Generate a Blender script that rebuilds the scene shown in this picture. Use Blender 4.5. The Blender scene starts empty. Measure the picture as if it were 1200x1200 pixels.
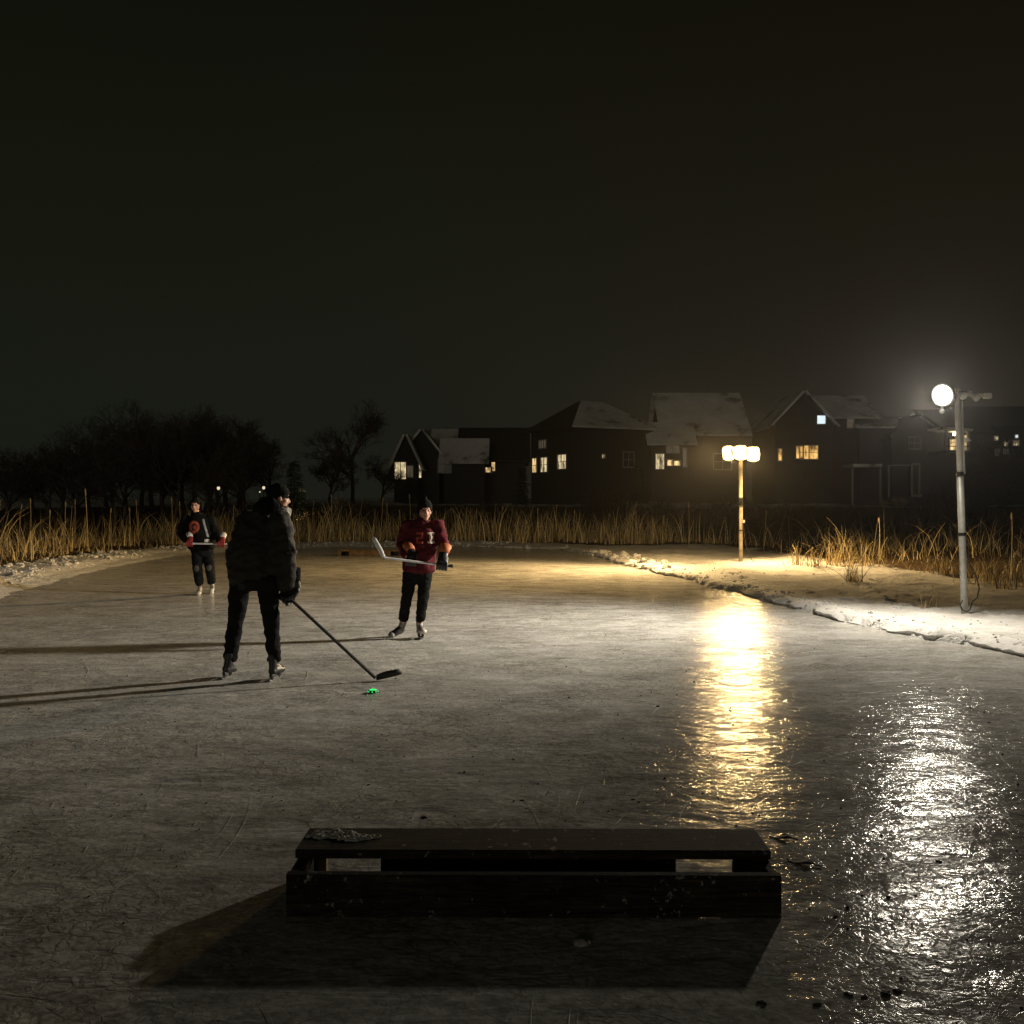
import bpy, bmesh, math, random
import numpy as np
from mathutils import Vector, Matrix, noise
from mathutils.bvhtree import BVHTree

random.seed(7)
RNG = np.random.default_rng(11)
scene = bpy.context.scene
COL = scene.collection
R = math.radians

# ------------------------------------------------------------------ camera
CAMZ = 1.65
PITCH = math.atan(10 / 1200)          # horizon sits 10 px above the picture centre
cam_d = bpy.data.cameras.new('camera'); cam = bpy.data.objects.new('camera', cam_d); COL.objects.link(cam)
cam_d.sensor_width = 36; cam_d.lens = 36; cam_d.clip_end = 2000; cam_d.clip_start = .05
cam.location = (0, 0, CAMZ); cam.rotation_euler = (math.pi / 2 - PITCH, 0, 0)
scene.camera = cam

def ray(px, py):
    u = (px - 600) / 1200; v = (600 - py) / 1200
    c, s = math.cos(PITCH), math.sin(PITCH)
    return Vector((u, c + v * s, -s + v * c))
def P(px, py, depth):
    d = ray(px, py); return Vector((0, 0, CAMZ)) + d * (depth / d.y)
def G(px, py, z=0.):
    d = ray(px, py); return Vector((0, 0, CAMZ)) + d * ((z - CAMZ) / d.z)

# ------------------------------------------------------------------ materials
def newmat(name):
    m = bpy.data.materials.new(name); m.use_nodes = True
    nt = m.node_tree; b = nt.nodes['Principled BSDF']
    return m, nt, b
def N(nt, t, **k):
    n = nt.nodes.new(t)
    for a, v in k.items():
        if a in n.inputs: n.inputs[a].default_value = v
        else: setattr(n, a, v)
    return n
def ramp(nt, fac, stops):
    r = nt.nodes.new('ShaderNodeValToRGB')
    e = r.color_ramp.elements
    while len(e) < len(stops): e.new(.5)
    for i, (p, c) in enumerate(stops):
        e[i].position = p; e[i].color = c if len(c) == 4 else (*c, 1)
    nt.links.new(fac, r.inputs[0]); return r.outputs[0]
def math_(nt, op, a, b=None, clamp=False):
    n = nt.nodes.new('ShaderNodeMath'); n.operation = op; n.use_clamp = clamp
    for i, x in enumerate((a, b)):
        if x is None: continue
        if isinstance(x, (int, float)): n.inputs[i].default_value = x
        else: nt.links.new(x, n.inputs[i])
    return n.outputs[0]
def position(nt, scale=(1, 1, 1), rot=(0, 0, 0), obj=False):
    if obj:
        src = nt.nodes.new('ShaderNodeTexCoord').outputs['Object']
    else:
        src = nt.nodes.new('ShaderNodeNewGeometry').outputs['Position']
    mp = nt.nodes.new('ShaderNodeMapping'); mp.inputs['Scale'].default_value = scale; mp.inputs['Rotation'].default_value = rot
    nt.links.new(src, mp.inputs[0]); return mp.outputs[0]
def noise_(nt, vec, scale, detail=4, rough=.55, dist=0.):
    n = N(nt, 'ShaderNodeTexNoise'); n.inputs['Scale'].default_value = scale; n.inputs['Detail'].default_value = detail
    n.inputs['Roughness'].default_value = rough; n.inputs['Distortion'].default_value = dist
    nt.links.new(vec, n.inputs['Vector']); return n.outputs['Fac']

def mat_plain(name, col, rough=.7, metal=0., var=.25, scale=6., bump=.0, bscale=40., obj=True, island=False, spec=.5):
    m, nt, b = newmat(name)
    v = position(nt, obj=obj)
    n = noise_(nt, v, scale, 5)
    if island:
        g = nt.nodes.new('ShaderNodeNewGeometry')
        n = math_(nt, 'ADD', math_(nt, 'MULTIPLY', g.outputs['Random Per Island'], .75), math_(nt, 'MULTIPLY', n, .25))
    lo = tuple(c * (1 - var) for c in col); hi = tuple(min(1, c * (1 + var)) for c in col)
    nt.links.new(ramp(nt, n, [(.25, lo), (.75, hi)]), b.inputs['Base Color'])
    b.inputs['Roughness'].default_value = rough; b.inputs['Metallic'].default_value = metal
    b.inputs['Specular IOR Level'].default_value = spec
    if bump:
        bn = N(nt, 'ShaderNodeBump'); bn.inputs['Strength'].default_value = .8; bn.inputs['Distance'].default_value = bump
        nt.links.new(noise_(nt, v, bscale, 4), bn.inputs['Height']); nt.links.new(bn.outputs[0], b.inputs['Normal'])
    return m
def mat_emit(name, col, strength, var=0., scale=8.):
    m, nt, b = newmat(name)
    b.inputs['Base Color'].default_value = (.05, .05, .05, 1)
    b.inputs['Emission Color'].default_value = (*col, 1); b.inputs['Emission Strength'].default_value = strength
    if var:
        v = position(nt, scale=(1, 1, .35), obj=True)
        n = noise_(nt, v, scale, 2)
        mr = N(nt, 'ShaderNodeMapRange'); nt.links.new(n, mr.inputs[0])
        mr.inputs[1].default_value = .35; mr.inputs[2].default_value = .65
        mr.inputs[3].default_value = strength * (1 - var); mr.inputs[4].default_value = strength * (1 + var)
        nt.links.new(mr.outputs[0], b.inputs['Emission Strength'])
    return m

def make_ice():
    m, nt, b = newmat('ice')
    L = nt.links.new
    p = position(nt)
    ps = position(nt, scale=(.8, 1.1, 1), rot=(0, 0, .25))
    ps2 = position(nt, scale=(.7, 1.2, 1), rot=(0, 0, -.6))
    big = noise_(nt, p, .33, 5, .6)
    streak = noise_(nt, ps, 2.2, 8, .68, .6)
    fine = noise_(nt, p, 26, 6, .72, .3)
    mid = noise_(nt, ps2, 7., 7, .66, .5)
    crk = noise_(nt, position(nt, scale=(.8, 1.3, 1)), 12., 5, .6, 1.2)
    def cut(rot, sc, width, sx):
        vec = position(nt, scale=(sx, 1, 1), rot=(0, 0, rot))
        n = noise_(nt, vec, sc, 1.0, .3, .15)
        a = math_(nt, 'ABSOLUTE', math_(nt, 'SUBTRACT', n, .5))
        return math_(nt, 'SUBTRACT', 1., math_(nt, 'DIVIDE', a, width, True), True)
    c1 = cut(.3, 2.6, .012, .16); c2 = cut(-.7, 3.6, .016, .14); c3 = cut(1.4, 4.4, .018, .16); c4 = cut(-.1, 5.2, .02, .2)
    cuts = math_(nt, 'MAXIMUM', math_(nt, 'MAXIMUM', c1, c2), math_(nt, 'MAXIMUM', c3, c4))
    gate = ramp(nt, noise_(nt, p, 1.1, 3, .6), [(.38, (0, 0, 0)), (.58, (1, 1, 1))])
    cuts = math_(nt, 'MULTIPLY', cuts, gate)
    f = math_(nt, 'ADD', math_(nt, 'MULTIPLY', big, .42), math_(nt, 'MULTIPLY', streak, .58))
    def crinkle(sc, dist, width, seedrot, det=2.5):
        n = noise_(nt, position(nt, rot=(0, 0, seedrot), scale=(1, 1, 1)), sc, det, .55, dist)
        a = math_(nt, 'ABSOLUTE', math_(nt, 'SUBTRACT', n, .5))
        return math_(nt, 'SUBTRACT', 1., math_(nt, 'DIVIDE', a, width, True), True)
    k1 = crinkle(5.5, .5, .035, .4); k2 = crinkle(13, .7, .06, 1.1); k3 = crinkle(2.4, .3, .016, -.8, 4)
    gk = ramp(nt, noise_(nt, p, .9, 4, .65), [(.38, (.25, .25, .25)), (.6, (1, 1, 1))])
    crin = math_(nt, 'MULTIPLY', math_(nt, 'MAXIMUM', math_(nt, 'MAXIMUM', k1, math_(nt, 'MULTIPLY', k2, .8)), k3), gk)
    base = ramp(nt, f, [(.33, (.25, .24, .21)), (.42, (.43, .42, .39)), (.52, (.57, .56, .53)), (.62, (.70, .695, .67))])
    mx = N(nt, 'ShaderNodeMix', data_type='RGBA'); L(math_(nt, 'MULTIPLY', cuts, .55), mx.inputs[0])
    L(base, mx.inputs[6]); mx.inputs[7].default_value = (.82, .82, .82, 1)
    mx2 = N(nt, 'ShaderNodeMix', data_type='RGBA', blend_type='MULTIPLY'); mx2.inputs[0].default_value = .95
    L(mx.outputs[2], mx2.inputs[6]); L(ramp(nt, math_(nt, 'ADD', math_(nt, 'MULTIPLY', fine, .5), math_(nt, 'MULTIPLY', crk, .5)), [(.33, (.5, .49, .47)), (.58, (1.08, 1.08, 1.08))]), mx2.inputs[7])
    mx3 = N(nt, 'ShaderNodeMix', data_type='RGBA', blend_type='MULTIPLY'); L(math_(nt, 'MULTIPLY', crin, .78), mx3.inputs[0])
    L(mx2.outputs[2], mx3.inputs[6]); mx3.inputs[7].default_value = (.42, .40, .36, 1)
    L(mx3.outputs[2], b.inputs['Base Color'])
    rr = N(nt, 'ShaderNodeMapRange'); L(math_(nt, 'ADD', math_(nt, 'MULTIPLY', streak, .6), math_(nt, 'MULTIPLY', mid, .4)), rr.inputs[0])
    rr.inputs[1].default_value = .35; rr.inputs[2].default_value = .65; rr.inputs[3].default_value = .07; rr.inputs[4].default_value = .17
    L(rr.outputs[0], b.inputs['Roughness'])
    b.inputs['IOR'].default_value = 1.31; 
    cl = math_(nt, 'ADD', math_(nt, 'MULTIPLY', noise_(nt, position(nt, scale=(.55, 1.1, 1)), 2.6, 5, .7, .4), .55), math_(nt, 'MULTIPLY', crk, .45))
    sm = N(nt, 'ShaderNodeMapRange'); L(cl, sm.inputs[0]); sm.interpolation_type = 'SMOOTHSTEP'
    sm.inputs[1].default_value = .47; sm.inputs[2].default_value = .60; sm.inputs[3].default_value = .006; sm.inputs[4].default_value = .20
    L(sm.outputs[0], b.inputs['Specular IOR Level'])
    f1 = noise_(nt, position(nt, scale=(.8, 1.2, 1)), 4.5, 1, .5, .5)
    f2 = noise_(nt, position(nt, scale=(.75, 1.25, 1), rot=(0, 0, .3)), 11, 1, .5, .8)
    f3 = noise_(nt, p, 27, 1.5, .5, .6)
    h = math_(nt, 'ADD', math_(nt, 'MULTIPLY', f1, .0105), math_(nt, 'MULTIPLY', f2, .0040))
    h = math_(nt, 'ADD', h, math_(nt, 'MULTIPLY', f3, .0021))
    h = math_(nt, 'ADD', h, math_(nt, 'MULTIPLY', fine, .0012))
    h = math_(nt, 'SUBTRACT', h, math_(nt, 'MULTIPLY', cuts, .0006))
    h = math_(nt, 'SUBTRACT', h, math_(nt, 'MULTIPLY', crin, .0011))
    bn = N(nt, 'ShaderNodeBump'); bn.inputs['Strength'].default_value = 1; bn.inputs['Distance'].default_value = 1.
    L(h, bn.inputs['Height']); L(bn.outputs[0], b.inputs['Normal'])
    return m

def make_ground():
    m, nt, b = newmat('snow_ground')
    L = nt.links.new
    p = position(nt)
    a = nt.nodes.new('ShaderNodeAttribute'); a.attribute_name = 'marsh'
    n1 = noise_(nt, p, 1.6, 8, .7); n2 = noise_(nt, p, 14, 5, .7)
    snow = ramp(nt, n1, [(.3, (.62, .60, .56)), (.6, (.80, .79, .77))])
    lit = ramp(nt, n2, [(.35, (.05, .032, .015)), (.65, (.16, .11, .055))])
    f = math_(nt, 'ADD', a.outputs['Fac'], math_(nt, 'MULTIPLY', math_(nt, 'SUBTRACT', n1, .5), 1.1))
    f = math_(nt, 'ADD', f, math_(nt, 'MULTIPLY', math_(nt, 'SUBTRACT', n2, .5), .7))
    ff = ramp(nt, f, [(.42, (0, 0, 0)), (.6, (1, 1, 1))])
    mx = N(nt, 'ShaderNodeMix', data_type='RGBA'); L(ff, mx.inputs[0]); L(snow, mx.inputs[6]); L(lit, mx.inputs[7])
    L(mx.outputs[2], b.inputs['Base Color']); b.inputs['Roughness'].default_value = .85
    b.inputs['Specular IOR Level'].default_value = .2
    bn = N(nt, 'ShaderNodeBump'); bn.inputs['Strength'].default_value = 1; bn.inputs['Distance'].default_value = .06
    L(math_(nt, 'ADD', noise_(nt, p, 6, 6, .65), math_(nt, 'MULTIPLY', n2, .5)), bn.inputs['Height']); L(bn.outputs[0], b.inputs['Normal'])
    return m

def make_wood(name, a, c, sc=(3, 40, 40)):
    m, nt, b = newmat(name)
    v = position(nt, scale=sc, obj=True)
    n = noise_(nt, v, 1.5, 8, .7, 1.2)
    v2 = position(nt, obj=True)
    d = noise_(nt, v2, 5, 6, .7)
    mx = N(nt, 'ShaderNodeMix', data_type='RGBA', blend_type='MULTIPLY'); mx.inputs[0].default_value = .8
    nt.links.new(ramp(nt, n, [(.38, a), (.62, c)]), mx.inputs[6]); nt.links.new(ramp(nt, d, [(.35, (.3, .3, .3)), (.6, (1, 1, 1))]), mx.inputs[7])
    nt.links.new(mx.outputs[2], b.inputs['Base Color']); b.inputs['Roughness'].default_value = .9; b.inputs['Specular IOR Level'].default_value = .2
    sp = noise_(nt, v2, 23, 5, .7); wr = noise_(nt, v2, 3.1, 3, .6)
    ms = N(nt, 'ShaderNodeMix', data_type='RGBA'); nt.links.new(ramp(nt, math_(nt, 'ADD', sp, math_(nt, 'MULTIPLY', wr, .35)), [(.80, (0, 0, 0)), (.88, (1, 1, 1))]), ms.inputs[0])
    nt.links.new(mx.outputs[2], ms.inputs[6]); ms.inputs[7].default_value = (.34, .32, .28, 1); nt.links.new(ms.outputs[2], b.inputs['Base Color'])
    bn = N(nt, 'ShaderNodeBump'); bn.inputs['Distance'].default_value = .003
    nt.links.new(n, bn.inputs['Height']); nt.links.new(bn.outputs[0], b.inputs['Normal'])
    return m

def make_roof():
    m, nt, b = newmat('snowy_roof')
    v = position(nt, obj=True)
    n = noise_(nt, v, .35, 6, .65)
    nt.links.new(ramp(nt, n, [(.36, (.10, .09, .08)), (.45, (.55, .54, .52)), (.7, (.75, .74, .72))]), b.inputs['Base Color'])
    b.inputs['Roughness'].default_value = .9
    return m
def make_siding(name, c, sc=4.5):
    m, nt, b = newmat(name)
    v = position(nt, obj=True)
    w = N(nt, 'ShaderNodeTexWave'); w.bands_direction = 'Z'; w.wave_profile = 'SAW'; w.inputs['Scale'].default_value = sc / 2.
    nt.links.new(v, w.inputs['Vector'])
    n = noise_(nt, v, 1.2, 4)
    mx = N(nt, 'ShaderNodeMix', data_type='RGBA', blend_type='MULTIPLY'); mx.inputs[0].default_value = .6
    nt.links.new(ramp(nt, w.outputs['Fac'], [(0, tuple(x * .6 for x in c)), (.2, c)]), mx.inputs[6])
    nt.links.new(ramp(nt, n, [(.3, (.6, .6, .6)), (.7, (1, 1, 1))]), mx.inputs[7])
    nt.links.new(mx.outputs[2], b.inputs['Base Color']); b.inputs['Roughness'].default_value = .8
    return m

M = {}
M['ice'] = make_ice(); M['ground'] = make_ground()
M['snow'] = mat_plain('snow', (.74, .73, .71), .85, var=.12, scale=9, bump=.012, bscale=22)
M['dim_snow'] = mat_plain('dim_snow', (.34, .33, .30), .85, var=.4, scale=40, bump=.006, bscale=60)  # darkened snow: the goal's shade put into the lump's colour
M['frost'] = mat_plain('frost', (.62, .62, .62), .5, var=.2)
M['dirt'] = mat_plain('dirt', (.022, .018, .013), .8, var=.4, bump=.01, bscale=60)
M['reed'] = mat_plain('reed', (.62, .46, .24), .8, var=.75, island=True, spec=.2)
M['cattail'] = mat_plain('cattail', (.075, .038, .016), .95, var=.3, spec=.1)
M['fluff'] = mat_plain('cattail_fluff', (.32, .25, .16), .95, var=.3, spec=.1)
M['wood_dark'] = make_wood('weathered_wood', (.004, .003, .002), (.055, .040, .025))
M['wood_pale_lit'] = make_wood('pale_lit_wood', (.42, .31, .17), (.60, .46, .27))  # light wood, lightened further to put lamplight on the goal's left post
M['wood_mid'] = make_wood('brown_wood', (.12, .08, .045), (.30, .21, .12))
M['wood_post'] = make_wood('post_wood', (.58, .48, .34), (.76, .67, .5), (30, 30, 2))
M['metal'] = mat_plain('galvanised_metal', (.46, .46, .43), .5, .3, var=.2, scale=12)
M['pvc'] = mat_plain('grey_pipe', (.50, .48, .44), .45, 0., var=.15, scale=10)
M['black_metal'] = mat_plain('black_metal', (.02, .02, .02), .5, .3)
M['rubber'] = mat_plain('black_rubber', (.012, .012, .012), .6)
M['black_cloth'] = mat_plain('black_cloth', (.0075, .0075, .007), .95, var=.4, bump=.006, bscale=26, spec=.08)
M['dark_cloth'] = mat_plain('dark_trousers', (.010, .0105, .011), .95, var=.4, bump=.006, bscale=22, spec=.1)
M['olive_cloth'] = mat_plain('olive_jacket', (.022, .021, .017), .8, var=.4, bump=.008, bscale=24, spec=.2)
M['grey_cloth'] = mat_plain('grey_lining', (.42, .40, .34), .95, var=.35, bump=.012, bscale=45, spec=.1)
M['maroon'] = mat_plain('maroon_cloth', (.085, .012, .018), .9, var=.3, bump=.006, bscale=24, spec=.15)
M['skin'] = mat_plain('skin', (.50, .27, .19), .55, var=.12, scale=20)
M['hair'] = mat_plain('hair', (.03, .02, .012), .7)
M['lip'] = mat_plain('lips', (.33, .10, .08), .5)
M['eye'] = mat_plain('eye', (.03, .022, .018), .2)
M['boot_black'] = mat_plain('boot_black', (.016, .016, .016), .45, var=.3)
M['boot_white'] = mat_plain('boot_white', (.55, .53, .48), .5, var=.25, scale=14)
M['boot_grey'] = mat_plain('boot_grey', (.22, .21, .2), .5, var=.35, scale=14)
M['knee'] = mat_plain('worn_knee', (.06, .06, .055), .9)
M['steel'] = mat_plain('steel', (.6, .6, .6), .25, .9)
M['white_plastic'] = mat_plain('white_plastic', (.72, .72, .72), .4, var=.08)
M['orange'] = mat_plain('orange_nylon', (.40, .11, .03), .7)
M['red'] = mat_plain('red_nylon', (.25, .028, .022), .65, var=.3)
M['red_print'] = mat_plain('red_print', (.30, .055, .03), .8, var=.4, scale=30)
M['cream_print'] = mat_plain('cream_print', (.55, .45, .36), .8, var=.3, scale=25)
M['carbon'] = mat_plain('carbon_shaft', (.014, .014, .014), .35)
M['silver'] = mat_plain('silver_shaft', (.68, .68, .7), .35, .1)
M['bark'] = mat_plain('bark', (.065, .052, .042), .9, var=.4, scale=4)
M['twig'] = mat_plain('twigs', (.065, .052, .043), .9, var=.4)
M['needle'] = mat_plain('needles', (.030, .045, .020), .8, var=.5, island=True)
M['brush'] = mat_plain('dry_brush', (.05, .033, .02), .9, var=.5, island=True)
M['roof'] = make_roof()
M['shingle'] = mat_plain('dark_shingle', (.022, .02, .018), .85, var=.4, scale=3)
M['trim'] = mat_plain('white_trim', (.26, .25, .23), .6, var=.1)
M['siding_grey'] = make_siding('grey_siding', (.035, .033, .031))
M['siding_tan'] = make_siding('tan_siding', (.055, .046, .036))
M['siding_red'] = make_siding('red_brown_siding', (.055, .027, .023))
M['siding_dark'] = make_siding('dark_siding', (.018, .017, .017))
M['glass'] = mat_plain('dark_glass', (.02, .02, .022), .12)
M['w_warm'] = mat_emit('warm_window', (1., .68, .30), .62, .85, 3.)
M['w_pale'] = mat_emit('pale_window', (1., .80, .45), .5, .85, 3.)
M['w_amber'] = mat_emit('amber_window', (1., .56, .16), .55, .85, 3.)
M['w_cool'] = mat_emit('cool_window', (.78, .92, 1.), .8, .2, 1.)
M['w_dim'] = mat_emit('dim_window', (1., .8, .55), .05, .5, 1.)
M['lamp_white'] = mat_emit('white_flood', (1., .95, .86), 6)
M['lamp_warm'] = mat_emit('warm_flood', (1., .66, .24), 5.)
M['lantern'] = mat_emit('lantern_glow', (1., .84, .55), .75)
M['lantern_strong'] = mat_emit('strong_lantern_glow', (1., .80, .45), 40.)
M['lantern_spruce'] = mat_emit('garden_lantern_glow', (1., .80, .45), 420.)
M['puck_glow'] = mat_emit('green_glow', (.03, 1., .2), .9)
M['bulb_glass'] = mat_plain('unlit_bulb', (.42, .42, .40), .15)

for k in M:      # dim or directly seen emitters: the lamps themselves light the scene
    if k.startswith('w_') or k in ('puck_glow', 'lamp_white', 'lamp_warm'): M[k].cycles.emission_sampling = 'NONE'

# ------------------------------------------------------------------ object helpers
def tag(o, label=None, cat=None, group=None, kind=None):
    if label: o['label'] = label
    if cat: o['category'] = cat
    if group: o['group'] = group
    if kind: o['kind'] = kind
    return o
def empty(name, loc, label, cat, group=None, rz=0):
    o = bpy.data.objects.new(name, None); COL.objects.link(o)
    o.location = loc; o.rotation_euler = (0, 0, rz); o.empty_display_size = .2
    return tag(o, label, cat, group)
def copy_tree(o, parent=None):
    c = o.copy(); COL.objects.link(c)
    if parent: c.parent = parent
    for ch in list(o.children): copy_tree(ch, c)
    return c
def link_mesh(name, me, mats, parent=None, smooth=False):
    o = bpy.data.objects.new(name, me); COL.objects.link(o)
    for m in (mats if isinstance(mats, (list, tuple)) else [mats]):
        me.materials.append(m)
    if parent: o.parent = parent
    if smooth:
        me.polygons.foreach_set('use_smooth', [True] * len(me.polygons))
    return o

class MB:
    """collects shapes into one mesh"""
    def __init__(s): s.v = []; s.f = []; s.mi = []
    def add(s, vs, fs, mi=0):
        k = len(s.v); s.v += [tuple(v) for v in vs]; s.f += [tuple(i + k for i in f) for f in fs]; s.mi += [mi] * len(fs); return s
    def box(s, c, size, rot=None, mi=0):
        c = Vector(c); h = Vector(size) / 2
        vs = []
        for x in (-1, 1):
            for y in (-1, 1):
                for z in (-1, 1):
                    p = Vector((x * h.x, y * h.y, z * h.z))
                    if rot: p = rot @ p
                    vs.append(c + p)
        return s.add(vs, [(0, 1, 3, 2), (4, 6, 7, 5), (0, 4, 5, 1), (2, 3, 7, 6), (0, 2, 6, 4), (1, 5, 7, 3)], mi)
    def bar(s, a, b, w, h, side=None, mi=0):
        a, b = Vector(a), Vector(b); d = (b - a); l = d.length; d.normalize()
        sd = Vector(side) if side else Vector((0, 0, 1)) if abs(d.z) < .9 else Vector((1, 0, 0))
        x = d.cross(sd).normalized(); z = x.cross(d)
        rot = Matrix((x, d, z)).transposed()
        return s.box((a + b) / 2, (w, l, h), rot, mi)
    def loft(s, pts, radii, n=14, side=None, cap=.6, mi=0):
        pts = [Vector(p) for p in pts]; rings = []
        rad = [(r, r) if isinstance(r, (int, float)) else r for r in radii]
        m = len(pts)
        dirs = []
        for i in range(m):
            d = pts[min(i + 1, m - 1)] - pts[max(i - 1, 0)]
            dirs.append(d.normalized() if d.length > 1e-9 else Vector((0, 0, 1)))
        if cap:
            for (e, sgn) in ((0, -1), (-1, 1)):
                r = min(rad[e]) * cap
                q = pts[e] + dirs[e] * sgn * r * .8
                if e == 0: pre = (q, (rad[e][0] * .6, rad[e][1] * .6), dirs[0])
                else: post = (q, (rad[e][0] * .6, rad[e][1] * .6), dirs[-1])
            seq = [pre] + list(zip(pts, rad, dirs)) + [post]
        else: seq = list(zip(pts, rad, dirs))
        ref = Vector(side) if side else (Vector((1, 0, 0)) if abs(dirs[0].x) < .8 else Vector((0, 1, 0)))
        vs = []
        for (p, r, d) in seq:
            x = (ref - d * ref.dot(d))
            if x.length < 1e-4: x = d.orthogonal()
            x.normalize(); y = d.cross(x)
            for k in range(n):
                a = 2 * math.pi * k / n
                vs.append(p + x * (math.cos(a) * r[0]) + y * (math.sin(a) * r[1]))
        fs = []
        for i in range(len(seq) - 1):
            for k in range(n):
                fs.append((i * n + k, i * n + (k + 1) % n, (i + 1) * n + (k + 1) % n, (i + 1) * n + k))
        fs.append(tuple(reversed(range(n)))); fs.append(tuple((len(seq) - 1) * n + k for k in range(n)))
        return s.add(vs, fs, mi)
    def ell(s, c, r, rot=None, nu=14, nv=10, mi=0):
        c = Vector(c); r = Vector((r, r, r)) if isinstance(r, (int, float)) else Vector(r)
        vs = [(0, 0, -1)]
        for i in range(1, nv):
            t = math.pi * i / nv - math.pi / 2
            for k in range(nu):
                a = 2 * math.pi * k / nu
                vs.append((math.cos(t) * math.cos(a), math.cos(t) * math.sin(a), math.sin(t)))
        vs.append((0, 0, 1))
        fs = []
        for k in range(nu): fs.append((0, 1 + (k + 1) % nu, 1 + k))
        for i in range(nv - 2):
            for k in range(nu):
                a = 1 + i * nu; fs.append((a + k, a + (k + 1) % nu, a + nu + (k + 1) % nu, a + nu + k))
        top = len(vs) - 1; a = 1 + (nv - 2) * nu
        for k in range(nu): fs.append((a + k, a + (k + 1) % nu, top))
        out = []
        for v in vs:
            q = Vector((v[0] * r.x, v[1] * r.y, v[2] * r.z))
            if rot: q = rot @ q
            out.append(c + q)
        return s.add(out, fs, mi)
    def mesh(s, name):
        me = bpy.data.meshes.new(name); me.from_pydata(s.v, [], s.f); me.validate()
        bm = bmesh.new(); bm.from_mesh(me); bmesh.ops.recalc_face_normals(bm, faces=bm.faces); bm.to_mesh(me); bm.free()
        if any(s.mi) and len(me.polygons) == len(s.mi): me.polygons.foreach_set('material_index', s.mi)
        me.update(); return me
    def build(s, name, mats, parent=None, smooth=False, bevel=0):
        me = s.mesh(name)
        if bevel:
            bm = bmesh.new(); bm.from_mesh(me)
            bmesh.ops.bevel(bm, geom=bm.edges[:], offset=bevel, segments=2, affect='EDGES', clamp_overlap=True)
            bm.to_mesh(me); bm.free()
        return link_mesh(name, me, mats, parent, smooth)

def fuse(name, mb, mats, parent=None, voxel=.01, smooth=4, wrinkle=0., wscale=9., wdir=(1, 1, .6), seed=0.):
    """melt the collected shapes into one continuous skin"""
    tmp = bpy.data.objects.new('tmp', mb.mesh('tmp')); COL.objects.link(tmp)
    rm = tmp.modifiers.new('r', 'REMESH'); rm.mode = 'VOXEL'; rm.voxel_size = voxel
    if smooth:
        sm = tmp.modifiers.new('s', 'SMOOTH'); sm.factor = .5; sm.iterations = smooth
    dg = bpy.context.evaluated_depsgraph_get()
    me = bpy.data.meshes.new_from_object(tmp.evaluated_get(dg))
    bpy.data.objects.remove(tmp)
    if wrinkle:
        off = Vector((seed, seed * 2, seed * 3)); wd = Vector(wdir)
        for v in me.vertices:
            q = Vector((v.co.x * wd.x, v.co.y * wd.y, v.co.z * wd.z)) * wscale + off
            n1 = 1 - abs(noise.noise(q)) * 2
            n2 = noise.noise(q * 2.3)
            v.co += v.normal * wrinkle * (n1 * .8 + n2 * .5 - .3)
    me.materials.clear(); me.name = name
    return link_mesh(name, me, mats, parent, True)

# ------------------------------------------------------------------ noise for terrain
def vnoise(x, y, seed=0):
    xi = np.floor(x).astype(np.int64); yi = np.floor(y).astype(np.int64); xf = x - xi; yf = y - yi
    def h(a, b):
        n = (a * 374761393 + b * 668265263 + seed * 974634777) & 0x7fffffff
        n = ((n ^ (n >> 13)) * 1274126177) & 0x7fffffff
        n = n ^ (n >> 16)
        return (n & 0xffff) / 65535.
    u = xf * xf * (3 - 2 * xf); w = yf * yf * (3 - 2 * yf)
    return (h(xi, yi) * (1 - u) + h(xi + 1, yi) * u) * (1 - w) + (h(xi, yi + 1) * (1 - u) + h(xi + 1, yi + 1) * u) * w
def fbm(x, y, o=4, seed=0):
    s = 0; a = .5; t = 0
    for i in range(o):
        s = s + a * vnoise(x * 2 ** i, y * 2 ** i, seed + i); t += a; a *= .5
    return s / t
def sstep(a, b, x):
    t = np.clip((x - a) / (b - a), 0, 1); return t * t * (3 - 2 * t)

# rink outline (counter-clockwise), read off the ice edge
edge_px = [(1330, 790), (1200, 768), (1100, 751), (1050, 741), (1000, 730), (900, 705), (800, 678), (740, 664), (700, 652), (655, 644), (560, 640.5),
           (400, 641), (320, 644), (250, 648), (210, 651), (150, 661), (100, 672), (50, 686), (0, 700), (-80, 728)]
RINK = [(7.2, -8), (7.0, 4)] + [tuple(G(a, b).xy) for a, b in edge_px] + [(-8.6, 6), (-8.4, -8)]
RK = np.array(RINK)
def rink_sd(x, y):
    d = np.full(x.shape, 1e9); inside = np.zeros(x.shape, bool)
    n = len(RK)
    for i in range(n):
        a = RK[i]; b = RK[(i + 1) % n]; e = b - a
        t = np.clip(((x - a[0]) * e[0] + (y - a[1]) * e[1]) / (e @ e), 0, 1)
        d = np.minimum(d, np.hypot(x - a[0] - t * e[0], y - a[1] - t * e[1]))
        c = ((a[1] > y) != (b[1] > y)) & (x < (b[0] - a[0]) * (y - a[1]) / (b[1] - a[1] + 1e-12) + a[0])
        inside ^= c
    return np.where(inside, -d, d)
PRINTS = []
_q = random.Random(4)
for x0, y0, ang, n in ((5.3, 12.6, 1.35, 7), (6.9, 15.2, 1.75, 16), (5.2, 17.5, .9, 6), (4.6, 20.5, 1.5, 9), (7.6, 13.2, 2.2, 8)):
    for k in range(n):
        PRINTS.append((x0 + math.cos(ang) * .62 * k + math.sin(ang) * (.13 if k % 2 else -.13) + _q.uniform(-.06, .06), y0 + math.sin(ang) * .62 * k - math.cos(ang) * (.13 if k % 2 else -.13) + _q.uniform(-.06, .06), ang + _q.uniform(-.2, .2)))
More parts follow.
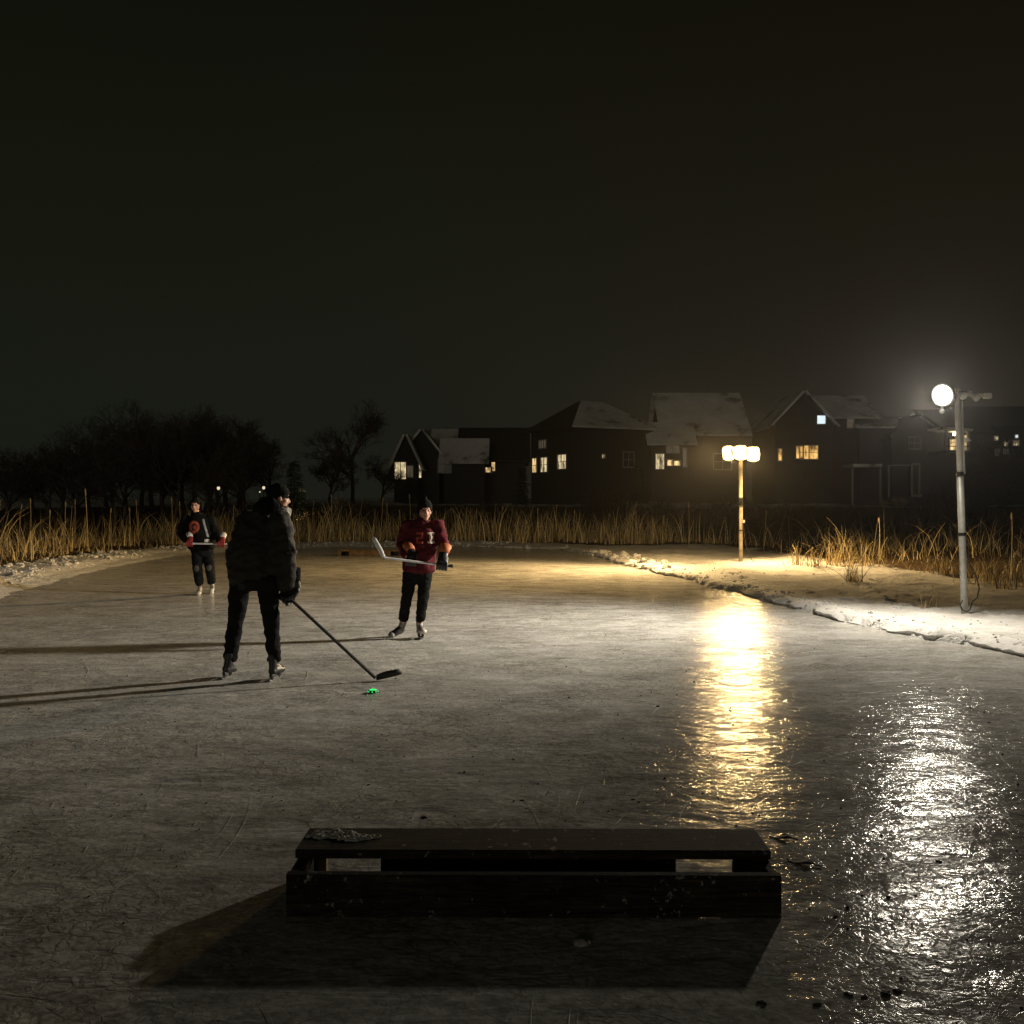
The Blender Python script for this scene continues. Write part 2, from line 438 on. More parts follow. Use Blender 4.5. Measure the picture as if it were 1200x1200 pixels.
def ground_h(x, y):
    x = np.asarray(x, float); y = np.asarray(y, float)
    sd0 = rink_sd(x, y)
    sd = sd0 + (fbm(x * 1.7, y * 1.7, 3, 5) - .5) * .34 + (fbm(x * 6, y * 6, 2, 9) - .5) * .10
    right = sstep(-1, 3, x)
    step = sstep(0, .10, sd)
    lump = fbm(x * 3.2, y * 3.2, 4, 21)
    h_r = .075 * sstep(.0, .06, sd) + .05 * np.exp(-((sd - .3) / .25) ** 2) * (.1 + 1.2 * lump) + .05 * sstep(.2, .6, sd) * (fbm(x * 2.6, y * 2.6, 4, 61) - .4) + .05 * sstep(.2, 1., sd) * fbm(x * .8, y * .8, 3, 3)
    h_l = .05 * sstep(0, .35, sd) + .11 * sstep(.35, .8, sd) * (.3 + lump) + .05 * fbm(x * 7, y * 7, 3, 33) * sstep(.35, .7, sd)
    h = np.where(sd > 0, h_r * right + h_l * (1 - right), 0) - .12 * (1 - sstep(-.25, 0.02, sd))
    h = h + sstep(1.5, 4, sd) * (fbm(x * .6, y * .6, 4, 13) - .4) * .14
    h = h + sstep(.4, 1.2, sd) * right * ((fbm(x * 1.4, y * 1.4, 3, 71) - .5) * .10 + (fbm(x * 5, y * 5, 3, 72) - .5) * .05)
    for fx, fy, fa in PRINTS:
        near = (np.abs(x - fx) < .5) & (np.abs(y - fy) < .5)
        if near.any():
            c, s_ = math.cos(fa), math.sin(fa); u = (x - fx) * c + (y - fy) * s_; w_ = -(x - fx) * s_ + (y - fy) * c
            h = h - near * (.055 * np.exp(-((u / .15) ** 4 + (w_ / .065) ** 4)) - .018 * np.exp(-(((np.hypot(u * .6, w_) - .12) / .04) ** 2)))
    h = h + 1.35 * sstep(56, 84, y) + 1.0 * sstep(84, 200, y) + (fbm(x * .08, y * .08, 3, 2) - .5) * .8 * sstep(55, 80, y)
    return h, sd0

def axis(segs):
    out = []
    for a, b, st in segs: out += list(np.arange(a, b, st))
    return np.array(out + [segs[-1][1]])
gx = axis([(-400, -120, 20), (-120, -30, 4), (-30, -13, .5), (-13, -7, .09), (-7, 2.2, .25), (2.2, 8.5, .07), (8.5, 14, .25), (14, 30, .6), (30, 120, 4), (120, 400, 20)])
gy = axis([(-40, 4, 2), (4, 9, .3), (9, 34, .09), (34, 44, .2), (44, 70, 1), (70, 120, 3), (120, 600, 20)])
XX, YY = np.meshgrid(gx, gy)
H, SD = ground_h(XX, YY)
nv = XX.size; nx = len(gx); ny = len(gy)
co = np.stack([XX, YY, H], -1).reshape(-1, 3)
idx = np.arange(nv).reshape(ny, nx)
quads = np.stack([idx[:-1, :-1], idx[:-1, 1:], idx[1:, 1:], idx[1:, :-1]], -1).reshape(-1, 4)
def np_mesh(name, co, faces):
    me = bpy.data.meshes.new(name); k = faces.shape[1]
    me.vertices.add(len(co)); me.vertices.foreach_set('co', np.ascontiguousarray(co, np.float32).ravel())
    me.loops.add(faces.size); me.loops.foreach_set('vertex_index', np.ascontiguousarray(faces, np.int32).ravel())
    me.polygons.add(len(faces)); me.polygons.foreach_set('loop_start', np.arange(0, faces.size, k, dtype=np.int32))
    me.polygons.foreach_set('loop_total', np.full(len(faces), k, np.int32))
    me.update(calc_edges=True); me.validate(); return me
me = np_mesh('ground', co, quads)
# where the snow gives way to trampled reed litter and dead grass (what grows there, not light)
marsh = np.clip(sstep(1.2, 2.6, SD) * (XX < -4) + sstep(.9, 2.5, SD) * (YY > 37) + sstep(4.0, 7., SD) * (XX > 2) * (YY < 40), 0, 1)
marsh = marsh * (1 - .75 * sstep(70, 84, YY)) 
at = me.attributes.new('marsh', 'FLOAT', 'POINT'); at.data.foreach_set('value', marsh.ravel().astype(np.float32))
g = link_mesh('ground', me, M['ground'], smooth=True); tag(g, kind='structure')

def gz(x, y): return float(ground_h(np.array([x]), np.array([y]))[0][0])
def GS(px, py):
    """point of the snowy ground under a pixel"""
    z = .1
    for _ in range(6):
        p = G(px, py, z); z = gz(p.x, p.y)
    return Vector((p.x, p.y, z))

# ice sheet: reaches a little under the banks
bm = bmesh.new()
cen = Vector((-1.5, 16, 0))
ring = []
for i, (x, y) in enumerate(RINK):
    d = Vector((x, y, 0)) - cen; ring.append(bm.verts.new(cen + d * (1 + .45 / d.length)))
f = bm.faces.new(ring); bmesh.ops.triangulate(bm, faces=[f])
me = bpy.data.meshes.new('ice'); bm.normal_update(); bm.to_mesh(me); bm.free()
if me.polygons[0].normal.z < 0: me.flip_normals()
tag(link_mesh('ice', me, M['ice']), kind='structure')

# skate cuts: fine arcs of shaved frost lying on the ice
cv = []; cf = []
rr = random.Random(5)
for i in range(5200):
    y = 2.2 + 15 * rr.random() ** 1.6; x = rr.uniform(-.62, .55) * max(y, 3) + rr.uniform(-1, 1)
    if not (-8 < x < 6.2) or (x > 4.2 and y > 9): continue
    if -1.5 < x < 1.2 and 3.2 < y < 4.9: continue
    ln = rr.choice([.03, .05, .08, .12, .2, .4] + ([.7] if y > 5 else [])) * rr.uniform(.6, 1.4) * (1 + .08 * y); rad = rr.uniform(.5, 5); a0 = rr.uniform(0, 2 * math.pi)
    if rr.random() < .5: a0 = math.pi / 2 + rr.uniform(-.5, .5)
    w = rr.uniform(.0005, .0019) * (.6 if ln > .3 else 1) * (1 + y * .06); n = max(3, int(ln / .07)); sgn = rr.choice((-1, 1))
    k = len(cv)
    for j in range(n + 1):
        t = j / n; a = a0 + sgn * t * ln / rad
        ww = w * (math.sin(math.pi * min(max(t, .02), .98)) ** .5) * rr.uniform(.5, 1.3)
        px_, py_ = x + rad * (math.cos(a) - math.cos(a0)), y + rad * (math.sin(a) - math.sin(a0))
        nx_, ny_ = math.cos(a), math.sin(a)
        cv += [(px_ - nx_ * ww, py_ - ny_ * ww, .004), (px_, py_, .004 + ww * .8), (px_ + nx_ * ww, py_ + ny_ * ww, .004)]
    for j in range(n):
        q = k + j * 3
        cf += [(q, q + 3, q + 4, q + 1), (q + 1, q + 4, q + 5, q + 2)]
me = bpy.data.meshes.new('skate_cuts'); me.from_pydata(cv, [], cf)
tag(link_mesh('skate_cuts', me, M['frost'], smooth=True), 'fine white skate cuts and shavings on the ice', 'skate marks', kind='stuff')

# crumbs of ice and dirt too many to count
mb = MB()
for i in range(800):
    y = 2.4 + 12 * rr.random() ** 2; x = rr.uniform(-.5, .55) * y + rr.uniform(-.4, .4)
    if -1.5 < x < 1.2 and 3.2 < y < 4.9: continue
    if x > 4.3 and y > 9: continue
    r = rr.uniform(.0018, .0055) * (1.5 if rr.random() < .1 else 1)
    mb.ell((x, y, r * .5), (r * rr.uniform(.8, 1.9), r * rr.uniform(.7, 1.3), r * .8), Matrix.Rotation(rr.uniform(0, 3), 3, 'Z'), 5, 4)
tag(mb.build('ice_crumbs', M['dirt'], smooth=False), 'dark crumbs of dirt and leaf bits scattered over the ice', 'debris', kind='stuff')

def clod(px, py, r, i):
    p = G(px, py); m = MB(); q = random.Random(i)
    for k in range(6):
        m.ell((q.uniform(-.7, .7) * r, q.uniform(-.6, .6) * r, r * .15), (r * q.uniform(.4, .9), r * q.uniform(.4, .8), r * q.uniform(.25, .45)), Matrix.Rotation(q.uniform(0, 3), 3, 'Z'), 10, 7)
    o = fuse('dirt_clod', m, M['dirt'], None, r * .11, 2, r * .16, 1.6 / r, (1, 1, 1), i * 1.3)
    o.location = p
    return tag(o, 'small dark frozen clod of dirt lying on the ice', 'clod', 'dark clods on the ice')
for i, (px, py, r) in enumerate([(771, 828, .018), (497, 958, .02), (1038, 1166, .024), (1052, 1162, .018), (1012, 1168, .014), (958, 1178, .016), (893, 1176, .02),
                                 (979, 1074, .016), (1100, 1010, .016), (920, 978, .014), (855, 833, .014), (925, 866, .014), (1160, 847, .016), (742, 937, .012), (612, 938, .012), (748, 940, .010), (1090, 810, .015), (994, 1166, .016), (432, 920, .012)]):
    clod(px, py, r * .72, i)
def leaf(px, py, ln, rz, lab):
    p = G(px, py); m = MB()
    pts = [(-.5, 0), (-.3, .12), (0, .17), (.3, .1), (.5, 0), (.3, -.12), (0, -.15), (-.3, -.1)]
    top = [(a * ln, b * ln, .012 + .012 * math.sin(a * 6)) for a, b in pts]; bot = [(a, b, c - .006) for a, b, c in top]
    m.add(top + bot, [tuple(range(8)), tuple(reversed(range(8, 16)))] + [(k, (k + 1) % 8, 8 + (k + 1) % 8, 8 + k) for k in range(8)])
    m.bar((.5 * ln, 0, .008), (.75 * ln, .05 * ln, .006), .006, .006)
    o = m.build('dead_leaf', M['dirt']); o.location = p; o.rotation_euler = (0, 0, rz)
    tag(o, lab, 'leaf')
leaf(938, 1012, .13, -.6, 'larger curled dark leaf on the ice just right of the near goal')
leaf(915, 983, .11, -.35, 'thin dark leaf on the ice by the right end of the top plank')

# snow rubble along the banks
mb = MB()
q = random.Random(21)
def lumps(n, xr, yr, sdr, rr_):
    g = np.random.default_rng(n); k = 0
    pts = []
    while k < n:
        x = g.uniform(*xr, 4000); y = g.uniform(*yr, 4000); sd = rink_sd(x, y)
        ok = (sd > sdr[0]) & (sd < sdr[1]) & (fbm(x * 1.5, y * 1.5, 2, 77) > .30 + .3 * g.random(4000))
        pts.append(np.stack([x[ok], y[ok]], -1)); k += ok.sum()
    pts = np.concatenate(pts)[:n]; zz = ground_h(pts[:, 0], pts[:, 1])[0]
    for (x, y), z in zip(pts, zz):
        r = rr_[0] + (rr_[1] - rr_[0]) * q.random() ** 3
        k0 = len(mb.v)
        c = Vector((x, y, z + r * .1))
        mb.ell(c, (r * q.uniform(.7, 1.6), r * q.uniform(.7, 1.3), r * q.uniform(.45, .85)), Matrix.Rotation(q.uniform(0, 3), 3, 'Z') @ Matrix.Rotation(q.uniform(-.6, .6), 3, 'X'), 7, 5)
        for i in range(k0, len(mb.v)):
            v = Vector(mb.v[i]); mb.v[i] = tuple(c + (v - c) * q.uniform(.62, 1.25))
lumps(1100, (-13, -7.5), (13, 37), (.45, 2.0), (.015, .075))
lumps(1100, (1.2, 7.5), (10, 34), (-.12, .4), (.006, .036))
lumps(110, (2.0, 4.2), (24, 33), (-.12, .8), (.04, .16))
lumps(420, (3, 9), (10, 30), (.4, 3.5), (.008, .03))
lumps(300, (-9, 2), (36, 41), (0.0, .8), (.02, .08))
tag(mb.build('snow_rubble', M['snow'], smooth=False), 'lumps of shovelled snow and ice along the rink banks', 'snow rubble', kind='stuff')

# broken crust that overhangs the ice along the right bank
pts = []
for (x0, y0), (x1, y1) in zip(RINK[2:12], RINK[3:13]):
    n = max(1, int(math.hypot(x1 - x0, y1 - y0) / .05))
    for k in range(n): pts.append((x0 + (x1 - x0) * k / n, y0 + (y1 - y0) * k / n))
pts = np.array(pts); d = np.gradient(pts, axis=0); d /= np.linalg.norm(d, axis=1)[:, None] + 1e-9
nrm = np.stack([d[:, 1], -d[:, 0]], -1)
tx = np.arange(len(pts)) * .05
o1 = (fbm(pts[:, 0] * 1.7, pts[:, 1] * 1.7, 3, 5) - .5) * -.34 + (fbm(tx * 3, tx * 0, 5, 91) - .5) * .22
hh = .025 + .06 * fbm(tx * 1.3, tx * 0 + 3, 3, 92) + .05 * (fbm(tx * 7, tx * 0, 3, 93) - .5)
hh *= .12 + .88 * sstep(.25, .55, fbm(tx * .55, tx * 0 + 7, 2, 95))
prof = [(.02, -.02, 0), (.0, .35, 1), (-.025, .80, 1), (-.01, 1.0, 1), (.10, 1.06, 1), (.30, .9, 1), (.45, -.1, 1)]
rows = []
for (off, zf, m_) in prof:
    q_ = pts + nrm * (o1 + off + (fbm(tx * 11, tx * 0 + off * 50, 2, 96) - .5) * .03)[:, None]
    rows.append(np.concatenate([q_, (zf * hh if m_ else np.full(len(pts), zf))[:, None]], 1))
rows[4][:, 2] = np.maximum(rows[4][:, 2], ground_h(rows[4][:, 0], rows[4][:, 1])[0] + .006)
for k in (5, 6): rows[k][:, 2] = ground_h(rows[k][:, 0], rows[k][:, 1])[0] + (.008 if k == 5 else -.03)
co = np.concatenate(rows); n = len(pts); ii = np.arange(n - 1)
fs = np.concatenate([np.stack([k * n + ii, k * n + ii + 1, (k + 1) * n + ii + 1, (k + 1) * n + ii], -1) for k in range(len(prof) - 1)])
tag(link_mesh('snow_crust', np_mesh('snow_crust', co, fs), M['snow'], smooth=True), 'low broken lip of snow crust along the right edge of the ice', 'snow crust', kind='stuff')

# ------------------------------------------------------------------ reeds
def reed_mesh(name, xy, hgt, lean=.22, width=.012, curl=.3, seed=1):
    g = np.random.default_rng(seed)
    n = len(xy); z0 = ground_h(xy[:, 0], xy[:, 1])[0] - .03
    az = g.uniform(0, 2 * np.pi, n); le = np.abs(g.normal(0, lean, n)) * np.where(g.random(n) < .25, 2.8, 1.); hgt = hgt * np.where(le > .5, .7, 1.); cu = g.uniform(0, curl, n)
    yaw = g.uniform(0, np.pi, n); w = width * g.uniform(.5, 1.3, n)
    segs = 4; co = np.zeros((n, (segs + 1) * 2, 3))
    for k in range(segs + 1):
        t = k / segs
        out = hgt * (le * t + cu * t ** 3)
        zz = hgt * (t - .5 * cu * t ** 3)
        cx = xy[:, 0] + np.cos(az) * out; cy = xy[:, 1] + np.sin(az) * out
        ww = w * (1 - .85 * t)
        co[:, 2 * k] = np.stack([cx - np.cos(yaw) * ww, cy - np.sin(yaw) * ww, z0 + zz], -1)
        co[:, 2 * k + 1] = np.stack([cx + np.cos(yaw) * ww, cy + np.sin(yaw) * ww, z0 + zz], -1)
    base = np.arange(n)[:, None] * (segs + 1) * 2
    fs = np.concatenate([np.stack([base[:, 0] + 2 * k, base[:, 0] + 2 * k + 1, base[:, 0] + 2 * k + 3, base[:, 0] + 2 * k + 2], -1) for k in range(segs)])
    return np_mesh(name, co.reshape(-1, 3), fs)
def scatter(n, xr, yr, cond, seed, clump=1.3, thr=.35):
    g = np.random.default_rng(seed); out = []
    tot = 0
    while tot < n:
        x = g.uniform(*xr, 4000); y = g.uniform(*yr, 4000); sd = rink_sd(x, y)
        k = cond(x, y, sd) & (fbm(x * clump, y * clump, 3, seed) > thr + .22 * g.random(4000))
        out.append(np.stack([x[k], y[k]], -1)); tot += k.sum()
    return np.concatenate(out)[:n]
def patchy_height(xy, lo, hi, seed, pw=1.5):
    g = np.random.default_rng(seed)
    v = fbm(xy[:, 0] * .9, xy[:, 1] * .9, 3, seed)
    return (lo + (hi - lo) * g.random(len(xy)) ** pw) * (.55 + .9 * v)
xy = scatter(7600, (-26, 13), (38.6, 47), lambda x, y, s: (s > 1.0) & (s < 7.5), 41, 1.0, .36)
tag(link_mesh('reed_bed', reed_mesh('reed_bed', xy, patchy_height(xy, .3, 1.45, 4, 2.8), .13, .016, .35, 2), M['reed']), 'bed of dry brown reeds across the far end of the rink', 'reeds', kind='stuff')
xy = scatter(5600, (-24, -8), (16, 40), lambda x, y, s: (s > 1.9) & (s < 9) & (y < 40), 42, .9, .37)
sd = rink_sd(xy[:, 0], xy[:, 1])
hh = patchy_height(xy, .3, 1.5, 5, 3.) * (.45 + .55 * sstep(1.9, 4.0, sd))
tag(link_mesh('reed_bed', reed_mesh('reed_bed', xy, hh, .2, .012, .5, 3), M['reed']), 'bed of dry brown reeds behind the left snow bank', 'reeds', kind='stuff')
xy = scatter(2600, (8.0, 26), (19, 40), lambda x, y, s: (s > 4.6) & ((x > 9.2) | (y > 25)), 43, .8, .44)
hh = patchy_height(xy, .25, 1.4, 6, 2.5)
tag(link_mesh('reed_bed', reed_mesh('reed_bed', xy, hh, .3, .010, .8, 4), M['reed']), 'sparse bed of bent brown reeds behind the light poles on the right', 'reeds', kind='stuff')

# single tufts standing in the snow on the right, and tall cattails
def tuft(px, py, n, h, spread, lab, seed):
    c = GS(px, py); g = np.random.default_rng(seed)
    xy = np.stack([c.x + g.normal(0, spread, n), c.y + g.normal(0, spread, n)], -1)
    me = reed_mesh('reed_tuft', xy, h * (.35 + .65 * g.random(n)), .22, .010, .6, seed)
    me.transform(Matrix.Translation(-c)); o = link_mesh('reed_tuft', me, M['reed']); o.location = c
    tag(o, lab, 'reed tuft')
tuft(1000, 682, 55, .85, .07, 'lone upright tuft of tan reeds in the open snow between the two light poles', 51)
tuft(934, 662, 40, .75, .12, 'small reed tuft nearest the right of the wooden light post', 52)
tuft(955, 663, 45, .85, .12, 'reed tuft second to the right of the wooden light post, beside a smaller one', 53)
tuft(982, 664, 70, 1.15, .17, 'tallest bushy reed tuft, standing just behind the lone tuft in open snow', 54)
tuft(1012, 664, 70, 1.0, .2, 'wide reed tuft right behind the lone tuft, near the end of the row', 55)
tuft(1100, 672, 60, .6, .17, 'low flattened reed tuft just left of the metal light pole', 56)
tuft(1150, 684, 60, .75, .22, 'arched reed tuft just right of the metal light pole foot', 57)
tuft(1187, 690, 60, .9, .2, 'reed tuft at the right edge of the picture beyond the metal light pole', 58)
tuft(1085, 712, 14, .3, .07, 'few bent dead stalks poking from the snow left of the metal pole foot', 59)

cat = empty('cattail', (0, 0, 0), 'tall thin cattail with a ragged seed head rising above the reed bed', 'cattail', 'tall cattails standing above the reeds')
m = MB(); m.loft([(0, 0, 0), (.01, .005, .6), (.03, .01, 1.3), (.05, .02, 1.8)], [.009, .008, .007, .005], 5); m.build('stalk', M['reed'], cat)
m = MB(); m.loft([(.05, .02, 1.76), (.055, .022, 1.84), (.06, .025, 1.95), (.063, .028, 2.0)], [.012, .024, .022, .010], 7); m.build('seed_head', M['fluff'], cat, True)
m = MB(); m.loft([(0, .01, 0), (-.05, .02, .7), (-.16, .03, 1.15)], [(.010, .003), (.009, .002), (.003, .001)], 4); m.build('leaf_blade', M['reed'], cat)
spots = [(22, 640, 34), (36, 640, 33), (59, 640, 31), (76, 640, 33), (87, 638, 35), (104, 642, 31), (127, 640, 33), (153, 638, 34), (163, 636, 36), (202, 636, 36), (212, 636, 37), (273, 636, 38),
         (446, 636, 40), (453, 636, 41), (471, 636, 40), (482, 636, 42), (586, 636, 41), (630, 636, 41), (651, 636, 42), (673, 636, 40), (712, 636, 42), (747, 636, 41), (776, 640, 38), (807, 642, 36), (895, 645, 34), (1031, 655, 27), (1185, 660, 22), (560, 636, 42), (365, 636, 41), (390, 636, 41)]
for i, (px, py, D) in enumerate(spots):
    c = cat if i == 0 else copy_tree(cat)
    p = P(px, py, D); c.location = (p.x, p.y, gz(p.x, p.y) - .02)
    s = random.uniform(.62, .98) * (1.0 if px < 500 else .85); c.scale = (1, 1, s); c.rotation_euler = (random.uniform(-.06, .06), random.uniform(-.06, .06), random.uniform(0, 6))

# ------------------------------------------------------------------ goals
def goal(root, plank_mat, lit_mat, width=1.97, depth=.5, height=.2, notch=None):
    """low pond goal; local +Y is the open front with an opening at each end"""
    w = width / 2; t = .038; hb = height - t
    m = MB(); m.box((0, depth - .145, hb + t / 2), (width + .02, .29, t))
    pl = m.build('top_plank', plank_mat, root, bevel=.004)
    mb = MB()
    if notch is not None:
        a, b = notch
        mb.box(((-w + a) / 2, t / 2, .0875), (a + w, t, .170)); mb.box(((b + w) / 2, t / 2, .0875), (w - b, t, .170))
        mb.box(((a + b) / 2, t / 2, .0885), (b - a - .001, t - .002, .166))
    else: mb.box((0, t / 2, .0875), (width, t, .170))
    mb.build('back_board', plank_mat, root)
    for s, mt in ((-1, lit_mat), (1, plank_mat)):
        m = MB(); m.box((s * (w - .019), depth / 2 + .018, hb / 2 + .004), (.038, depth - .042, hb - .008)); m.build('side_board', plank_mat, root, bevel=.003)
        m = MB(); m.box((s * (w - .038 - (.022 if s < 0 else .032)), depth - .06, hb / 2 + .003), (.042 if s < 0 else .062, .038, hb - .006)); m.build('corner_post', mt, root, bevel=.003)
    m = MB(); m.box((-.017, depth - .045, hb / 2 + .003), (1.30, .038, hb - .006)); m.build('front_board', plank_mat, root, bevel=.003)
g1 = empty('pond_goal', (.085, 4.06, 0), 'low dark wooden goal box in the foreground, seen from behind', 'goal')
goal(g1, M['wood_dark'], M['wood_pale_lit'], notch=(.66, .75))
g1.rotation_euler = (0, 0, R(-.4))
p = G(431, 651.5)
g2 = empty('pond_goal', (p.x + .05, p.y + .45, 0), 'far small wooden goal box at the opposite end of the rink behind the maroon jersey', 'goal', None, math.pi)
goal(g2, M['wood_mid'], M['wood_mid'])
g2.rotation_euler = (0, 0, math.pi)
# crusted snow on the plank, ice lump in its shadow
m = MB(); q = random.Random(3)
for k in range(60):
    t = k / 59; r = .5 + .5 * math.sin(t * math.pi)
    m.ell((-.13 + .28 * t + q.uniform(-.02, .02), q.gauss(0, .022) * r + .02 * math.sin(t * 6), .002), (q.uniform(.022, .042) * r, q.uniform(.012, .024), q.uniform(.004, .012) * r), Matrix.Rotation(q.uniform(-.6, .6), 3, 'Z'), 8, 6)
o = fuse('frozen_snow', m, M['dim_snow'], None, .003, 1, .006, 38); o.location = (-.745, 4.45, .2); tag(o, 'ragged crust of frozen snow on the left end of the goal plank', 'snow clump')
m = MB(); m.ell((0, 0, .006), (.03, .022, .014)); m.ell((.02, .008, .005), (.02, .014, .010))
o = fuse('snow_lump', m, M['dim_snow'], None, .004, 1, .004, 50); o.location = G(681, 1107); tag(o, 'small round snow lump in the shadow behind the near goal', 'snow lump')

# ------------------------------------------------------------------ flood lights
def frame_rot(d, up=(0, 0, 1)):
    y = Vector(d).normalized(); x = y.cross(Vector(up)).normalized(); z = x.cross(y)
    return Matrix((x, y, z)).transposed()
def flood_head(root, c, d, w, h, lamp_mat, name='floodlight', tall=1., power=0, spill=90, col=(1, 1, 1), size=150, beam=None, spill_dir=None):
    """round finned housing, bezel ring and domed lit lens of radius w, facing d"""
    c = Vector(c); rot = frame_rot(d); f = rot @ Vector((0, 1, 0)); ux = rot @ Vector((1, 0, 0))
    m = MB()
    m.loft([c - f * .16, c - f * .13, c - f * .06, c - f * .012], [(w * .42, w * .42 * tall), (w * .55, w * .55 * tall), (w * .95, w * .95 * tall), (w + .012, w * tall + .012)], 20, side=ux, cap=.3)
    for k in range(-2, 3): m.box(c - f * .13 + ux * (k * w * .3), (.008, .10, w * 1.1), rot)
    m.box(c - f * .19, (.05, .08, .05), rot)
    hd = m.build(name, M['black_metal'], root)
    m = MB(); n = 24; vs = []
    for k in range(n):
        a = 2 * math.pi * k / n; e = rot @ Vector((math.cos(a), 0, math.sin(a) * tall))
        vs += [c + e * (w + .004) - f * .01, c + e * (w + .022) - f * .01, c + e * (w + .022) + f * .02, c + e * (w + .004) + f * .02]
    m.add(vs, [(k * 4 + j, k * 4 + (j + 1) % 4, ((k + 1) % n) * 4 + (j + 1) % 4, ((k + 1) % n) * 4 + j) for k in range(n) for j in range(4)])
    m.build('bezel', M['metal'], hd)
    m = MB(); m.ell((0, 0, 0), (1, 1, 1), None, 28, 16)
    sq = lambda t: math.copysign(abs(t) ** (.42 if tall > 1 else .95), t)
    m.v = [tuple(c - f * .005 + rot @ Vector((sq(x) * w, y * h, sq(z) * w * tall))) for x, y, z in m.v]
    m.build('lens', lamp_mat, hd, True)
    ld = bpy.data.lights.new('beam', 'SPOT'); ld.energy = power; ld.color = col; ld.spot_size = R(size); ld.spot_blend = 1; ld.shadow_soft_size = .22
    sp_ = bpy.data.lights.new('spill', 'SPOT'); sp_.energy = spill; sp_.color = col; sp_.spot_size = R(178); sp_.spot_blend = .9; sp_.shadow_soft_size = w
    so_ = bpy.data.objects.new('spill', sp_); COL.objects.link(so_); so_.parent = hd; so_.location = c + f * (h + w + .02); so_.rotation_euler = (Vector(spill_dir) if spill_dir else Vector(d).normalized() + Vector((.1, 0, -.30))).to_track_quat('-Z', 'Z').to_euler()
    lo = bpy.data.objects.new('beam', ld); COL.objects.link(lo); lo.parent = hd
    lo.location = c + f * (h + .24); lo.rotation_euler = Vector(beam or d).to_track_quat('-Z', 'Z').to_euler()
    return hd
def bulb(root, c, d, r=.06):
    c = Vector(c); d = Vector(d).normalized()
    m = MB(); m.loft([c - d * .13, c - d * .09, c - d * .02, c + d * .01], [.022, .028, r * .9, r], 14, cap=.3); b = m.build('unlit_bulb', M['bulb_glass'], root, True)
    m = MB(); m.loft([c - d * .19, c - d * .13], [.034, .034], 12, cap=.3); m.build('socket', M['pvc'], b, True)

base1 = GS(1131, 716); D1 = base1.y
top1 = P(1121.5, 462, D1)
lp = empty('light_pole', base1, 'metal pipe light pole with one blazing white floodlight and dark bulbs on its crossarm', 'light pole')
T = top1 - base1
def LL(px, py, dy=0.): return P(px, py, D1 + dy) - base1
mid = T * (1 - (554 - 462) / 254.)
m = MB(); m.loft([Vector((0, 0, -.25)), mid * .5, mid], [.048, .048, .047], 18, cap=0); m.build('lower_pole', M['metal'], lp, True)
m = MB(); m.loft([mid * .98, mid.lerp(T, .5), T], [.040, .039, .038], 18, cap=.2); m.build('upper_pole', M['pvc'], lp, True)
m = MB(); m.loft([mid * .985, mid * 1.012], [.053, .053], 18, cap=0); m.build('collar', M['black_metal'], lp)
m = MB(); m.loft([T * .355, T * .37], [.0505, .0505], 18, cap=0); m.build('strap', M['black_metal'], lp)
ox = Vector((.055, -.01, 0))
m = MB(); m.loft([mid * 1.0 + ox, T * .97 + ox], [.018, .018], 10, cap=.2); m.build('conduit', M['metal'], lp, True)
m = MB(); m.bar(LL(1112, 461), LL(1160, 464), .045, .045); m.build('crossarm', M['wood_post'], lp)
hd1 = flood_head(lp, LL(1105, 463, -.1), (-.72, -.62, -.22), .14, .12, M['lamp_white'], power=3500, spill=800, col=(1., .90, .74), size=112, beam=(-.97, -.10, -.08))
m = MB(); m.loft([LL(1104, 472, -.04), LL(1104, 481, -.04)], [.02, .02], 8); m.ell(LL(1104, 482, -.04), .035); m.build('sensor', M['white_plastic'], lp, True)
bulb(lp, LL(1129, 464, -.12), (.1, -.8, -.5)); bulb(lp, LL(1145, 466, -.12), (.35, -.8, -.5))
m = MB(); m.box(LL(1157, 464), (.10, .09, .075)); m.build('junction_box', M['pvc'], lp, bevel=.008)
m = MB(); m.box(LL(1133, 515.5), (.05, .05, .06)); m.bar(LL(1131, 516), LL(1138, 516), .02, .02); m.build('outlet_box', M['white_plastic'], lp, bevel=.006)
pts = [LL(1133, 640), LL(1136, 660, -.05), LL(1145, 678, -.08), LL(1147.5, 690, -.1), LL(1145, 700, -.12), LL(1139, 706, -.12), LL(1137, 714, -.1), LL(1133, 717, -.08), LL(1128, 715, -.1), LL(1125, 709, -.1), LL(1128, 704, -.06)]
m = MB(); m.loft(pts, [.010] * len(pts), 6); m.build('cord', M['rubber'], lp, True)

base2 = GS(868, 658); D2 = base2.y
top2 = P(868.5, 536, D2)
lw = empty('light_post', base2, 'slim wooden light post with a glowing bank of yellow floodlights on top', 'light pole')
T2 = top2 - base2
def L2(px, py, dy=0.): return P(px, py, D2 + dy) - base2
m = MB(); m.bar((0, 0, -.3), T2 * .52, .09, .09, (0, 1, 0)); m.build('post', M['wood_post'], lw, bevel=.006)
m = MB(); m.bar(T2 * .49 + Vector((.01, .09, 0)), T2 + Vector((.01, .09, 0)), .088, .088, (0, 1, 0)); m.build('post_extension', M['wood_post'], lw, bevel=.006)
for k in (.30, .50, .58):
    m = MB(); m.bar(T2 * k - Vector((0, 0, .014)), T2 * k + Vector((0, 0, .014)) + Vector((0, .05 if k > .45 else 0, 0)), .105, .20 if k > .45 else .105, (0, 1, 0)); m.build('strap', M['black_metal'], lw)
m = MB(); m.bar(L2(851, 533), L2(887, 533), .06, .06); m.build('crossarm', M['wood_post'], lw)
flood_head(lw, L2(853.5, 531, -.18), (-.93, -.34, -.14), .163, .12, M['lamp_warm'], tall=1.15, size=124, spill=600, spill_dir=(-.75, .6, -.12), power=4600, col=(1., .66, .28))
